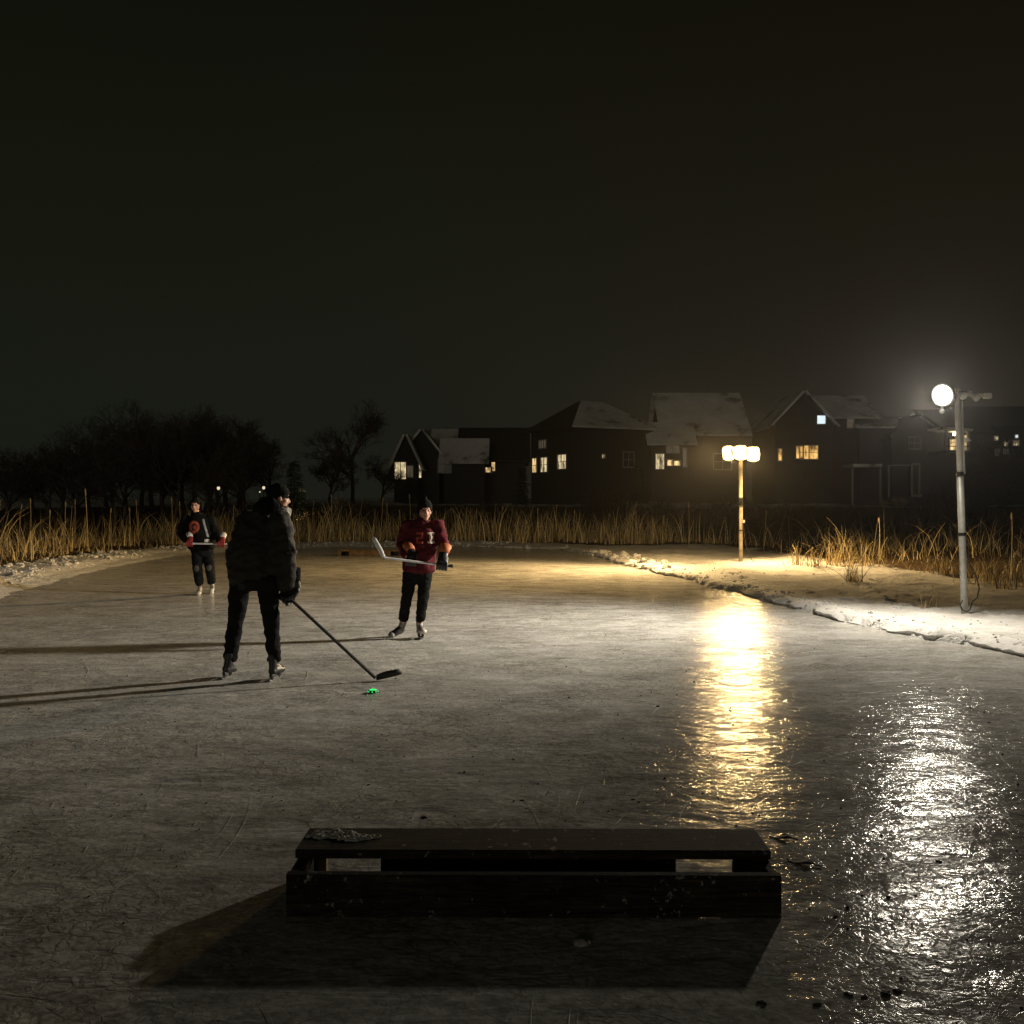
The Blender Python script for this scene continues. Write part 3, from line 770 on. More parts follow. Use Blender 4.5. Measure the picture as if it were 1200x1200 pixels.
flood_head(lw, L2(868, 530.5, -.22), (-.66, -.74, -.26), .163, .12, M['lamp_warm'], tall=1.15, size=116, beam=(-.86, -.46, -.24), power=2800, col=(1., .66, .28))
flood_head(lw, L2(882.5, 532, -.18), (-.36, -.90, -.30), .163, .12, M['lamp_warm'], tall=1.15, spill=1500, spill_dir=(.6, -.35, -.55), power=170, col=(1., .66, .28))
m = MB(); m.box(L2(871.5, 611, -.08), (.05, .06, .08)); m.build('outlet_box', M['white_plastic'], lw, bevel=.006)
m = MB(); m.loft([L2(871, 615, -.08), L2(874, 640, -.1), L2(880, 655, -.2), L2(886, 660, -.3)], [.009] * 4, 6); m.build('cord', M['rubber'], lw, True)

# ------------------------------------------------------------------ people
def head(mb, c, fdir, scale=1., tilt=0.):
    c = Vector(c); f = Vector(fdir).normalized(); up = Vector((0, 0, 1)); x = f.cross(up).normalized(); z = x.cross(f)
    rot = Matrix((x, f, z)).transposed(); s = scale
    def w(a, b, d): return c + rot @ Vector((a * s, b * s, d * s))
    def e(p, r): mb.ell(w(*p), [k * s for k in r], rot, 16, 12)
    e((0, -.012, .03), (.075, .093, .088)); e((0, .018, -.03), (.062, .072, .075)); e((0, .04, -.085), (.036, .04, .032))
    e((0, .055, -.1), (.022, .025, .02))
    mb.loft([w(0, .084, .012), w(0, .098, -.012), w(0, .108, -.032)], [.008 * s, .011 * s, .015 * s], 8); e((-.013, .094, -.036), (.010, .012, .009)); e((.013, .094, -.036), (.010, .012, .009))
    e((0, .078, .032), (.052, .014, .010)); e((-.042, .05, -.022), (.026, .03, .02)); e((.042, .05, -.022), (.026, .03, .02))
    e((0, .08, -.062), (.024, .014, .006)); e((0, .078, -.072), (.02, .014, .007))
    for sx in (-1, 1): e((sx * .076, -.005, -.005), (.010, .02, .032))
    return w, rot, s
def face_bits(root, w, rot, s):
    for sx in (-1, 1):
        m = MB(); m.ell(w(sx * .032, .077, .004), [.014 * s, .011 * s, .008 * s], rot, 10, 8); m.build('eye', M['eye'], root, True)
    m = MB(); m.ell(w(0, .088, -.067), [.021 * s, .009 * s, .006 * s], rot, 10, 8); m.build('mouth', M['lip'], root, True)

def glove(root, c, sdir, fdir, mat, cuff_mat, sc=1., flip=1):
    """padded glove closed round a shaft: four fingers curled over it, thumb against them"""
    c = Vector(c); s = Vector(sdir).normalized(); f = Vector(fdir); f = (f - s * f.dot(s)).normalized(); n = s.cross(f) * flip
    m = MB()
    def w(a, b, d): return c + (s * a + f * b + n * d) * sc
    # palm and back of the hand
    fa = Vector(fdir).normalized(); wr = w(0, -.075, .044)
    m.loft([wr - fa * .07 * sc, wr, w(0, -.035, .046), w(0, -.005, .044)], [(.044 * sc, .034 * sc), (.050 * sc, .030 * sc), (.056 * sc, .028 * sc), (.056 * sc, .024 * sc)], 12, side=s)
    for k, (a, l) in enumerate(((-.047, .85), (-.016, 1.0), (.016, .96), (.046, .78))):
        pts = []; rad = []
        for t in range(6):
            ang = math.pi / 2 - t / 5 * math.pi * 1.05 * l
            pts.append(w(a, math.cos(ang) * .044 + .006, math.sin(ang) * .044)); rad.append(.0165 * sc * (1 - .05 * t))
        m.loft(pts, rad, 8)
    m.loft([w(-.035, -.085, .02), w(-.045, -.05, -.015), w(-.03, -.01, -.034), w(-.012, .012, -.036)], [.022 * sc, .020 * sc, .017 * sc, .013 * sc], 8)
    g = fuse('glove', m, mat, root, .0055 * sc, 2)
    m = MB(); m.loft([wr - fa * .045 * sc, wr - fa * .08 * sc, wr - fa * .14 * sc], [(.050 * sc, .042 * sc), (.056 * sc, .050 * sc), (.064 * sc, .058 * sc)], 14, side=s, cap=.2)
    m.build('cuff', cuff_mat, g, True)
    return g

def skate(root, ankle, foot, toe, mat, cap_mat, holder_mat):
    ankle = Vector(ankle); foot = Vector(foot)
    up = (ankle - foot).normalized(); t = Vector(toe); t = (t - up * t.dot(up)).normalized(); sd = t.cross(up)
    def w(a, b, c): return foot + sd * (a * .85) + t * (b * .88) + up * (c * .92)
    m = MB()
    m.loft([w(0, -.045, .27), w(0, -.04, .20), w(0, -.035, .14), w(0, -.04, .085)], [(.042, .048), (.040, .046), (.038, .050), (.036, .048)], 12, side=sd)
    m.loft([w(0, -.075, .10), w(0, -.02, .105), w(0, .05, .10), w(0, .11, .09), w(0, .15, .085)], [(.036, .034), (.041, .042), (.044, .042), (.045, .034), (.036, .026)], 12, side=sd)
    m.loft([w(0, -.03, .16), w(0, .05, .135), w(0, .09, .115)], [(.032, .035), (.034, .03), (.034, .022)], 10, side=sd)
    b = fuse('skate', m, mat, root, .008, 2)
    m = MB(); m.loft([w(0, .115, .09), w(0, .15, .087), w(0, .165, .085)], [(.047, .036), (.041, .031), (.03, .022)], 12, side=sd); m.build('toe_cap', cap_mat, b, True)
    m = MB(); m.loft([w(0, .0, .165), w(0, -.01, .26), w(0, .01, .31)], [(.030, .012), (.036, .016), (.03, .010)], 8, side=sd); m.build('tongue', cap_mat, b, True)
    m = MB()
    for k in range(5): m.bar(w(-.03, .02 + k * .018, .158 - k * .010), w(.03, .02 + k * .018, .160 - k * .010), .008, .008)
    m.build('laces', M['white_plastic'], b)
    m = MB()
    for y0 in (-.07, .09): m.loft([w(0, y0, .07), w(0, y0, .05), w(0, y0 + (.02 if y0 < 0 else -.02), .03)], [(.022, .04), (.014, .035), (.008, .03)], 8, side=sd)
    m.loft([w(0, -.10, .03), w(0, .03, .028), w(0, .14, .03)], [.008, .008, .008], 6, side=sd)
    m.build('blade_holder', holder_mat, b, True)
    m = MB(); pr = [(-.125, .030), (-.115, .008), (-.08, .0), (.12, .0), (.15, .010), (.158, .030)]
    a = [w(-.002, y, z) for y, z in pr] + [w(.002, y, z) for y, z in pr]
    m.add(a, [tuple(range(6)), tuple(reversed(range(6, 12)))] + [(k, (k + 1) % 6, 6 + (k + 1) % 6, 6 + k) for k in range(6)])
    m.build('blade', M['steel'], b)

def stick(name, loc, top, heel, tip, label, shaft_mat, blade_mat, tape_mat, up, curve=.02, bh=.075):
    """shaft from top to heel, blade from heel to tip"""
    root = empty(name, loc, label, 'hockey stick')
    top, heel, tip, up = Vector(top), Vector(heel), Vector(tip), Vector(up).normalized()
    d = (top - heel).normalized()
    m = MB(); m.bar(heel + d * .01, top - d * .18, .030, .021, up); m.build('shaft', shaft_mat, root, bevel=.004)
    m = MB(); m.bar(top - d * .18, top, .033, .024, up); m.ell(top, .022, None, 8, 6); m.build('grip_tape', tape_mat, root)
    b = (tip - heel); l = b.length; bd = b.normalized(); upb = (up - bd * up.dot(bd)).normalized(); sd = bd.cross(upb)
    m = MB(); vs = []; n = 9
    for k in range(n):
        t = k / (n - 1); th = .006 - .002 * t
        hgt = bh * (.62 + .38 * min(1, t * 3)) * (1 if t < .85 else math.sqrt(max(.15, 1 - ((t - .85) / .15) ** 2)))
        c = heel + bd * (l * t) + sd * (curve * t * t) + upb * (.01 * t * t)
        lo = c - upb * .012 * (1 - t); hi = c + upb * hgt
        vs += [lo - sd * th, lo + sd * th, hi + sd * th * .8, hi - sd * th * .8]
    fs = []
    for k in range(n - 1):
        for j in range(4): fs.append((k * 4 + j, k * 4 + (j + 1) % 4, (k + 1) * 4 + (j + 1) % 4, (k + 1) * 4 + j))
    fs += [(0, 1, 2, 3), tuple((n - 1) * 4 + j for j in (3, 2, 1, 0))]
    m.add(vs, fs); m.build('blade', blade_mat, root, True)
    return root

def decal(root, target, cx, cz, shapes, name, mat, front=-1):
    """printed patch that follows the cloth: flat polygons (local x,z) pressed onto the jacket"""
    bvh = BVHTree.FromObject(target, bpy.context.evaluated_depsgraph_get())
    bm = bmesh.new()
    for poly in shapes:
        vs = [bm.verts.new((cx + x, -3, cz + z)) for x, z in poly]
        bm.faces.new(vs)
    bmesh.ops.triangulate(bm, faces=bm.faces[:])
    for _ in range(3): bmesh.ops.subdivide_edges(bm, edges=bm.edges[:], cuts=1, use_grid_fill=True)
    for v in bm.verts:
        hit = bvh.ray_cast(Vector((v.co.x, -3, v.co.z)), Vector((0, 1, 0)))
        v.co.y = (hit[0].y if hit[0] else 0) - .006
    me = bpy.data.meshes.new(name); bm.to_mesh(me); bm.free()
    o = link_mesh(name, me, mat, root); sm = o.modifiers.new('thickness', 'SOLIDIFY'); sm.thickness = .004; sm.offset = 0
    return o

# ---- person 1: large dark figure, seen from behind, turned to the right
DP = 9.57; root1 = G(294, 797); root1.z = 0
p1 = empty('person', root1, 'person in bulky black winter jacket seen from behind, reaching stick towards glowing puck', 'person')
def A(px, py, dy=0.): return P(px, py, DP + dy) - root1
fd = Vector((.86, .42, -.12))
handA = A(336, 698, .0); heelA = G(441, 798) - root1 + Vector((0, 0, .02))
sdirA = (handA - heelA).normalized(); topA = handA + sdirA * .50; handB = handA + sdirA * .42
hipL, kneeL, ankL = A(282, 680, .08), A(276, 729, .06), A(271, 763, .08)
hipR, kneeR, ankR = A(313, 680, -.05), A(318, 731, -.08), A(321.5, 764, -.04)
footL = G(265, 795) - root1; footR = G(322.5, 797) - root1
shR, elR, wrR = A(328, 614, -.10), A(336, 650, -.12), A(335, 680, -.05)
shL, elL = A(292, 612, .24), A(286, 648, .40); wrL = handB + Vector((-.02, .10, .08))
mb = MB()
mb.loft([A(297, 682), A(299, 650, .03), A(304, 620, .07), A(314, 602, .1)], [(.17, .13), (.15, .12), (.19, .13), (.1, .08)], 16)
mb.loft([A(314, 606, .1), A(322, 592, .12)], [.058, .055], 12)
w1, rot1, s1 = head(mb, A(326.5, 583, .13), fd, 1.0)
for a, b, c in ((hipL, kneeL, ankL), (hipR, kneeR, ankR)): mb.loft([a, b, c, c - Vector((0, 0, .08))], [.085, .055, .04, .035], 12)
for a, b, c, d in ((shR, elR, wrR, handA), (shL, elL, wrL, handB)): mb.loft([a, b, c, c.lerp(d, .5)], [.055, .042, .032, .03], 10)
fuse('body', mb, M['skin'], p1, .011, 2); face_bits(p1, w1, rot1, s1)
mb = MB()
mb.loft([A(298, 682, 0), A(298, 674, 0), A(299, 660, .02)], [(.195, .16), (.205, .165), (.19, .15)], 18)
mb.loft([hipL, hipL.lerp(kneeL, .5), kneeL, kneeL.lerp(footL, .45), footL.lerp(A(272, 762, .08), .72)], [.102, .090, .075, .068, .064], 14)
mb.loft([hipR, hipR.lerp(kneeR, .5), kneeR, kneeR.lerp(footR, .45), footR.lerp(A(321.5, 764, -.03), .72)], [.100, .088, .072, .066, .062], 14)
fuse('trousers', mb, M['dark_cloth'], p1, .011, 3, .014, 7., (1, 1, 1.6), 3)
mb = MB()
mb.loft([A(298, 678), A(297, 668, .02), A(298, 648, .03), A(303, 624, .06), A(311, 608, .09), A(318, 598, .1)], [(.225, .185), (.24, .195), (.255, .21), (.225, .195), (.16, .155), (.095, .1)], 22)
mb.ell(shR, (.115, .125, .12)); mb.ell(shL, (.13, .13, .12)); mb.ell(A(324, 643, -.04), (.10, .13, .22)); mb.ell(A(322, 660, -.02), (.09, .13, .12))
mb.loft([shR, shR.lerp(elR, .5), elR, elR.lerp(wrR, .5), wrR, wrR.lerp(handA, .4)], [.112, .107, .10, .09, .082, .078], 14)
mb.loft([shL, shL.lerp(elL, .5), elL, elL.lerp(wrL, .5), wrL], [.115, .105, .095, .085, .075], 14)
jk1 = fuse('jacket', mb, M['olive_cloth'], p1, .012, 3, .024, 5.5, (1, 1, 2.0), 11)
mb = MB()
for k in range(14):
    a = 2 * math.pi * k / 14; mb.ell(A(320, 599.5, .11) + Vector((math.cos(a) * .115, math.sin(a) * .115, .025 * math.cos(a * 2) - .03 * math.cos(a))), (.055, .05, .055))
fuse('collar', mb, M['grey_cloth'], p1, .01, 1, .014, 22, seed=4)
mb = MB(); mb.loft([A(316, 601, .02), A(312, 593, .0), A(315, 586, .06)], [(.12, .06), (.13, .07), (.08, .05)], 14); mb.ell(A(313, 596, .02), (.12, .09, .09))
fuse('hood', mb, M['black_cloth'], p1, .012, 3, .012, 9, seed=8)
mb = MB(); mb.ell(w1(0, -.012, .04), (.088, .104, .098), rot1); mb.loft([w1(0, -.01, .035), w1(0, -.012, .06)], [(.092, .108), (.091, .106)], 18, side=rot1 @ Vector((1, 0, 0)))
mb.ell(w1(0, -.06, -.03), (.075, .05, .07), rot1)
fuse('hat', mb, M['black_cloth'], p1, .009, 2, .005, 20)
glove(p1, handA, sdirA, Vector((.10, .2, -1)), M['boot_black'], M['black_cloth'], 1.25, -1)
glove(p1, handB, sdirA, Vector((.45, -.6, -.6)), M['boot_black'], M['black_cloth'], 1.15, 1)
skate(p1, A(272, 762, .08), footL, (.12, 1, 0), M['boot_black'], M['boot_black'], M['boot_black'])
skate(p1, A(321.5, 764, -.03), footR, (.25, 1, 0), M['boot_black'], M['boot_black'], M['boot_black'])
hs = Vector(root1)
stick('hockey_stick', hs, topA, heelA, G(471, 797.0) - root1 + Vector((0, .03, .035)), 'black hockey stick reaching down to the ice beside the green puck', M['carbon'], M['rubber'], M['rubber'], (0, -.25, 1), -.02, .062)

# glowing puck
pk = G(437, 812); pu = empty('puck', pk, 'small black puck with a glowing green light on the ice', 'puck')
m = MB(); m.loft([(0, 0, .003), (0, 0, .009), (0, 0, .016), (0, 0, .0225)], [.036, .038, .038, .036], 24, cap=0); m.build('rubber_body', M['rubber'], pu, True)
m = MB(); m.ell((0, 0, .021), (.030, .030, .010), None, 16, 8); m.build('light', M['puck_glow'], pu, True)
m = MB()
for k in range(8):
    a = k * math.pi / 4; m.ell((math.cos(a) * .0372, math.sin(a) * .0372, .013), (.005, .005, .005), None, 6, 5)
m.build('side_lights', M['puck_glow'], pu); pu.scale = (1.15, 1.15, 1.15)

# ---- person 2: maroon jersey, facing the camera
DQ = 12.52; root2 = G(480, 748); root2.z = 0
p2 = empty('person', root2, 'person in maroon jersey and dark tuque holding white bladed stick across the waist', 'person')
def B(px, py, dy=0.): return P(px, py, DQ + dy) - root2
f2 = Vector((.28, -1, -.05))
hipL, kneeL, ankL = B(481, 671), B(477, 699, -.05), B(472.5, 721)
hipR, kneeR, ankR = B(498, 671), B(496, 699, -.06), B(492, 722)
shL, elL, hL = B(477.5, 616), B(471, 638, .02), B(482, 657.5, -.26)
shR, elR, hR = B(513, 615), B(520, 638, -.02), B(518, 662, -.24)
wrL = elL.lerp(hL, .72) + Vector((-.03, 0, .01)); wrR = elR.lerp(hR, .75) + Vector((.02, 0, .02))
sd2 = (hL - hR).normalized()
mb = MB()
mb.loft([B(490, 672), B(492, 650), B(495, 625), B(496, 613)], [(.15, .11), (.14, .11), (.18, .12), (.09, .08)], 16)
mb.loft([B(496, 614), B(497, 604)], [.055, .052], 12)
w2, rot2, s2 = head(mb, B(498, 598.5, -.02), f2, 1.02)
for a, b, c in ((hipL, kneeL, ankL), (hipR, kneeR, ankR)): mb.loft([a, b, c, c - Vector((0, 0, .08))], [.08, .052, .04, .035], 12)
for a, b, c, d in ((shL, elL, wrL, hL), (shR, elR, wrR, hR)): mb.loft([a, b, c, c.lerp(d, .5)], [.05, .04, .03, .03], 10)
fuse('body', mb, M['skin'], p2, .010, 2); face_bits(p2, w2, rot2, s2)
mb = MB()
mb.loft([B(489, 678), B(489, 668), B(491, 655)], [(.165, .12), (.17, .125), (.15, .11)], 16)
mb.loft([hipL, hipL.lerp(kneeL, .5), kneeL, B(472.8, 725.5)], [.095, .083, .068, .060], 14)
mb.loft([hipR, hipR.lerp(kneeR, .5), kneeR, B(492.3, 726)], [.095, .083, .068, .060], 14)
fuse('trousers', mb, M['dark_cloth'], p2, .010, 3, .012, 8, (1, 1, 1.6), 5)
mb = MB()
mb.loft([B(491, 668), B(491, 655), B(493, 638), B(495, 622), B(496, 613), B(497, 609)], [(.20, .15), (.20, .15), (.20, .15), (.20, .14), (.13, .11), (.075, .08)], 20)
mb.ell(shL, (.08, .085, .075)); mb.ell(shR, (.08, .085, .075))
mb.loft([shL, shL.lerp(elL, .5), elL, elL.lerp(wrL, .5), wrL], [.078, .074, .068, .062, .054], 14)
mb.loft([shR, shR.lerp(elR, .5), elR, elR.lerp(wrR, .5), wrR], [.078, .074, .068, .062, .054], 14)
jk2 = fuse('jersey', mb, M['maroon'], p2, .010, 3, .018, 7, (1, 1, 1.5), 21)
u = .0104
def blockI(x, s=1): return [[(x - 4 * u, 6.5 * u), (x + 4 * u, 6.5 * u), (x + 4 * u, 4.2 * u), (x - 4 * u, 4.2 * u)], [(x - 2 * u, 4.2 * u), (x + 2.4 * u, 4.2 * u), (x + 2.4 * u, -4.2 * u), (x - 2 * u, -4.2 * u)], [(x - 4 * u, -4.2 * u), (x + 4 * u, -4.2 * u), (x + 4 * u, -6.5 * u), (x - 4 * u, -6.5 * u)]]
def block2(x): return [[(x - 4 * u, 6.5 * u), (x + 4 * u, 6.5 * u), (x + 4 * u, 4.2 * u), (x - 4 * u, 4.2 * u)], [(x + 1.6 * u, 4.2 * u), (x + 4 * u, 4.2 * u), (x + 4 * u, 1.1 * u), (x + 1.6 * u, 1.1 * u)], [(x - 4 * u, 1.1 * u), (x + 4 * u, 1.1 * u), (x + 4 * u, -1.1 * u), (x - 4 * u, -1.1 * u)], [(x - 4 * u, -1.1 * u), (x - 1.6 * u, -1.1 * u), (x - 1.6 * u, -4.2 * u), (x - 4 * u, -4.2 * u)], [(x - 4 * u, -4.2 * u), (x + 4 * u, -4.2 * u), (x + 4 * u, -6.5 * u), (x - 4 * u, -6.5 * u)]]
cc = B(506, 630)
decal(p2, jk2, cc.x, cc.z, blockI(0), 'chest_letter', M['cream_print'])
decal(p2, jk2, cc.x - 13 * u, cc.z, block2(0), 'chest_number', M['red_print'])
mb = MB(); mb.ell(w2(0, -.012, .055), (.088, .104, .088), rot2); mb.loft([w2(0, -.008, .045), w2(0, -.01, .065)], [(.092, .110), (.091, .108)], 18, side=rot2 @ Vector((1, 0, 0)))
mb.ell(w2(0, -.015, .15), (.03, .03, .03), rot2)
for sx in (-1, 1): mb.ell(w2(sx * .075, -.02, .0), (.022, .05, .05), rot2)
fuse('hat', mb, M['black_cloth'], p2, .008, 2, .005, 20)
glove(p2, hL, sd2, Vector((.35, -.5, -.55)), M['boot_black'], M['orange'], 1.1, 1)
glove(p2, hR, sd2, Vector((-.15, -.6, -.75)), M['boot_black'], M['orange'], 1.15, 1)
fL = G(465.5, 745.5) - root2; fR = G(493, 748.5) - root2
skate(p2, B(472.5, 722, .0), fL, (-.55, -.85, 0), M['boot_black'], M['boot_grey'], M['boot_black'])
skate(p2, B(492, 723, 0), fR, (.35, -.9, 0), M['boot_grey'], M['boot_white'], M['boot_black'])
heel2 = B(449, 653.5, -.42); tip2 = B(434, 631.5, -.46)
stick('hockey_stick', root2, hR - sd2 * .12, heel2, tip2, 'silver hockey stick with white curved blade raised by the person in maroon', M['silver'], M['white_plastic'], M['rubber'], (.8, -.1, .6), .03, .05)

# ---- person 3: far left, black jacket with red crest
DT = 18.4; root3 = G(240, 696.5); root3.z = 0
p3 = empty('person', root3, 'person in black jacket with round red crest and red gloves skating at far left', 'person')
def C3(px, py, dy=0.): return P(px, py, DT + dy) - root3
f3 = Vector((-.05, -1, -.05))
hipL, kneeL, ankL = C3(231, 645), C3(231.5, 666, -.08), C3(233.5, 681)
hipR, kneeR, ankR = C3(243, 645), C3(246, 665, -.04), C3(247.5, 679)
shL, elL, hL = C3(217.5, 607.5), C3(213, 626, -.02), C3(222.5, 637, -.26)
shR, elR, hR = C3(246, 608), C3(254, 626, -.02), C3(260, 637.5, -.24)
wrL = elL.lerp(hL, .68); wrR = elR.lerp(hR, .68)
sd3 = (hR - hL).normalized()
mb = MB()
mb.loft([C3(237, 646), C3(235, 630), C3(232, 612), C3(230, 605)], [(.16, .12), (.15, .12), (.19, .13), (.09, .08)], 16)
mb.loft([C3(230.5, 605), C3(229.5, 598)], [.055, .055], 12)
w3, rot3, s3 = head(mb, C3(229.5, 592, -.02), f3, 1.08)
for a, b, c in ((hipL, kneeL, ankL), (hipR, kneeR, ankR)): mb.loft([a, b, c, c - Vector((0, 0, .08))], [.085, .055, .04, .035], 12)
for a, b, c, d in ((shL, elL, wrL, hL), (shR, elR, wrR, hR)): mb.loft([a, b, c, c.lerp(d, .5)], [.05, .04, .03, .03], 10)
fuse('body', mb, M['skin'], p3, .011, 2); face_bits(p3, w3, rot3, s3)
mb = MB()
mb.loft([C3(237, 650), C3(237, 643), C3(236, 636)], [(.18, .13), (.185, .135), (.17, .13)], 16)
mb.loft([hipL, hipL.lerp(kneeL, .5), kneeL, C3(233.7, 684)], [.108, .098, .085, .075], 14)
mb.loft([hipR, hipR.lerp(kneeR, .5), kneeR, C3(247.7, 682)], [.108, .098, .085, .075], 14)
fuse('trousers', mb, M['dark_cloth'], p3, .012, 3, .014, 8, (1, 1, 1.6), 9)
for k in (kneeL, kneeR):
    m = MB(); m.ell(k + Vector((0, -.075, 0)), (.05, .02, .06)); m.build('knee_patch', M['knee'], p3, True)
mb = MB()
mb.loft([C3(236, 642), C3(236, 632), C3(234, 620), C3(232, 610), C3(231, 605), C3(230.5, 602)], [(.235, .18), (.24, .18), (.24, .175), (.215, .16), (.14, .13), (.09, .10)], 20)
mb.ell(shL, (.085, .095, .075)); mb.ell(shR, (.085, .095, .075))
mb.loft([shL, shL.lerp(elL, .5), elL, elL.lerp(wrL, .5), wrL], [.09, .09, .082, .074, .064], 14)
mb.loft([shR, shR.lerp(elR, .5), elR, elR.lerp(wrR, .5), wrR], [.09, .09, .082, .074, .064], 14)
jk3 = fuse('jacket', mb, M['black_cloth'], p3, .012, 3, .018, 6, (1, 1, 1.5), 31)
cr = C3(231, 617.5)
def ringpoly(r0, r1, n=20, sz=1.15):
    return [[(r0 * math.cos(a), r0 * sz * math.sin(a)), (r1 * math.cos(a), r1 * sz * math.sin(a)), (r1 * math.cos(b), r1 * sz * math.sin(b)), (r0 * math.cos(b), r0 * sz * math.sin(b))]
            for a, b in ((2 * math.pi * k / n, 2 * math.pi * (k + 1) / n) for k in range(n))]
decal(p3, jk3, cr.x, cr.z, ringpoly(.055, .098), 'crest', M['red_print'])
decal(p3, jk3, cr.x + .01, cr.z - .005, ringpoly(.002, .035), 'crest_centre', M['red_print'])
st = [C3(239.5, 608), C3(241.5, 608), C3(247.5, 629), C3(245.5, 629)]
decal(p3, jk3, 0, 0, [[(v.x, v.z) for v in st]], 'piping', M['boot_grey'])
pt = [C3(243, 631.5), C3(248, 631.5), C3(248, 635), C3(243, 635)]
decal(p3, jk3, 0, 0, [[(v.x, v.z) for v in pt]], 'hem_patch', M['boot_white'])
mb = MB(); mb.ell(w3(0, -.012, .05), (.09, .106, .092), rot3); mb.loft([w3(0, -.008, .05), w3(0, -.01, .065)], [(.094, .112), (.093, .11)], 18, side=rot3 @ Vector((1, 0, 0)))
for sx in (-1, 1): mb.ell(w3(sx * .092, -.03, -.01), (.03, .06, .09), rot3)
fuse('hat', mb, M['black_cloth'], p3, .009, 2, .005, 20)
glove(p3, hL, sd3, Vector((.3, -.6, -.5)), M['red'], M['boot_white'], 1.0, -1)
glove(p3, hR, sd3, Vector((.1, -.7, -.5)), M['red'], M['boot_white'], 1.0, -1)
fL = G(234.5, 697) - root3; fR = G(248.5, 695) - root3
skate(p3, C3(233.5, 681), fL, (.1, -1, 0), M['boot_grey'], M['boot_white'], M['white_plastic'])
skate(p3, C3(247.5, 679, .1), fR, (.15, -1, 0), M['boot_white'], M['boot_grey'], M['white_plastic'])
stick('hockey_stick', root3, hL - sd3 * .1, hR + sd3 * .55, hR + sd3 * .8 + Vector((0, 0, .12)), 'white hockey stick held level in red gloves at the far left', M['silver'], M['rubber'], M['white_plastic'], (0, -.5, 1), .02, .06)

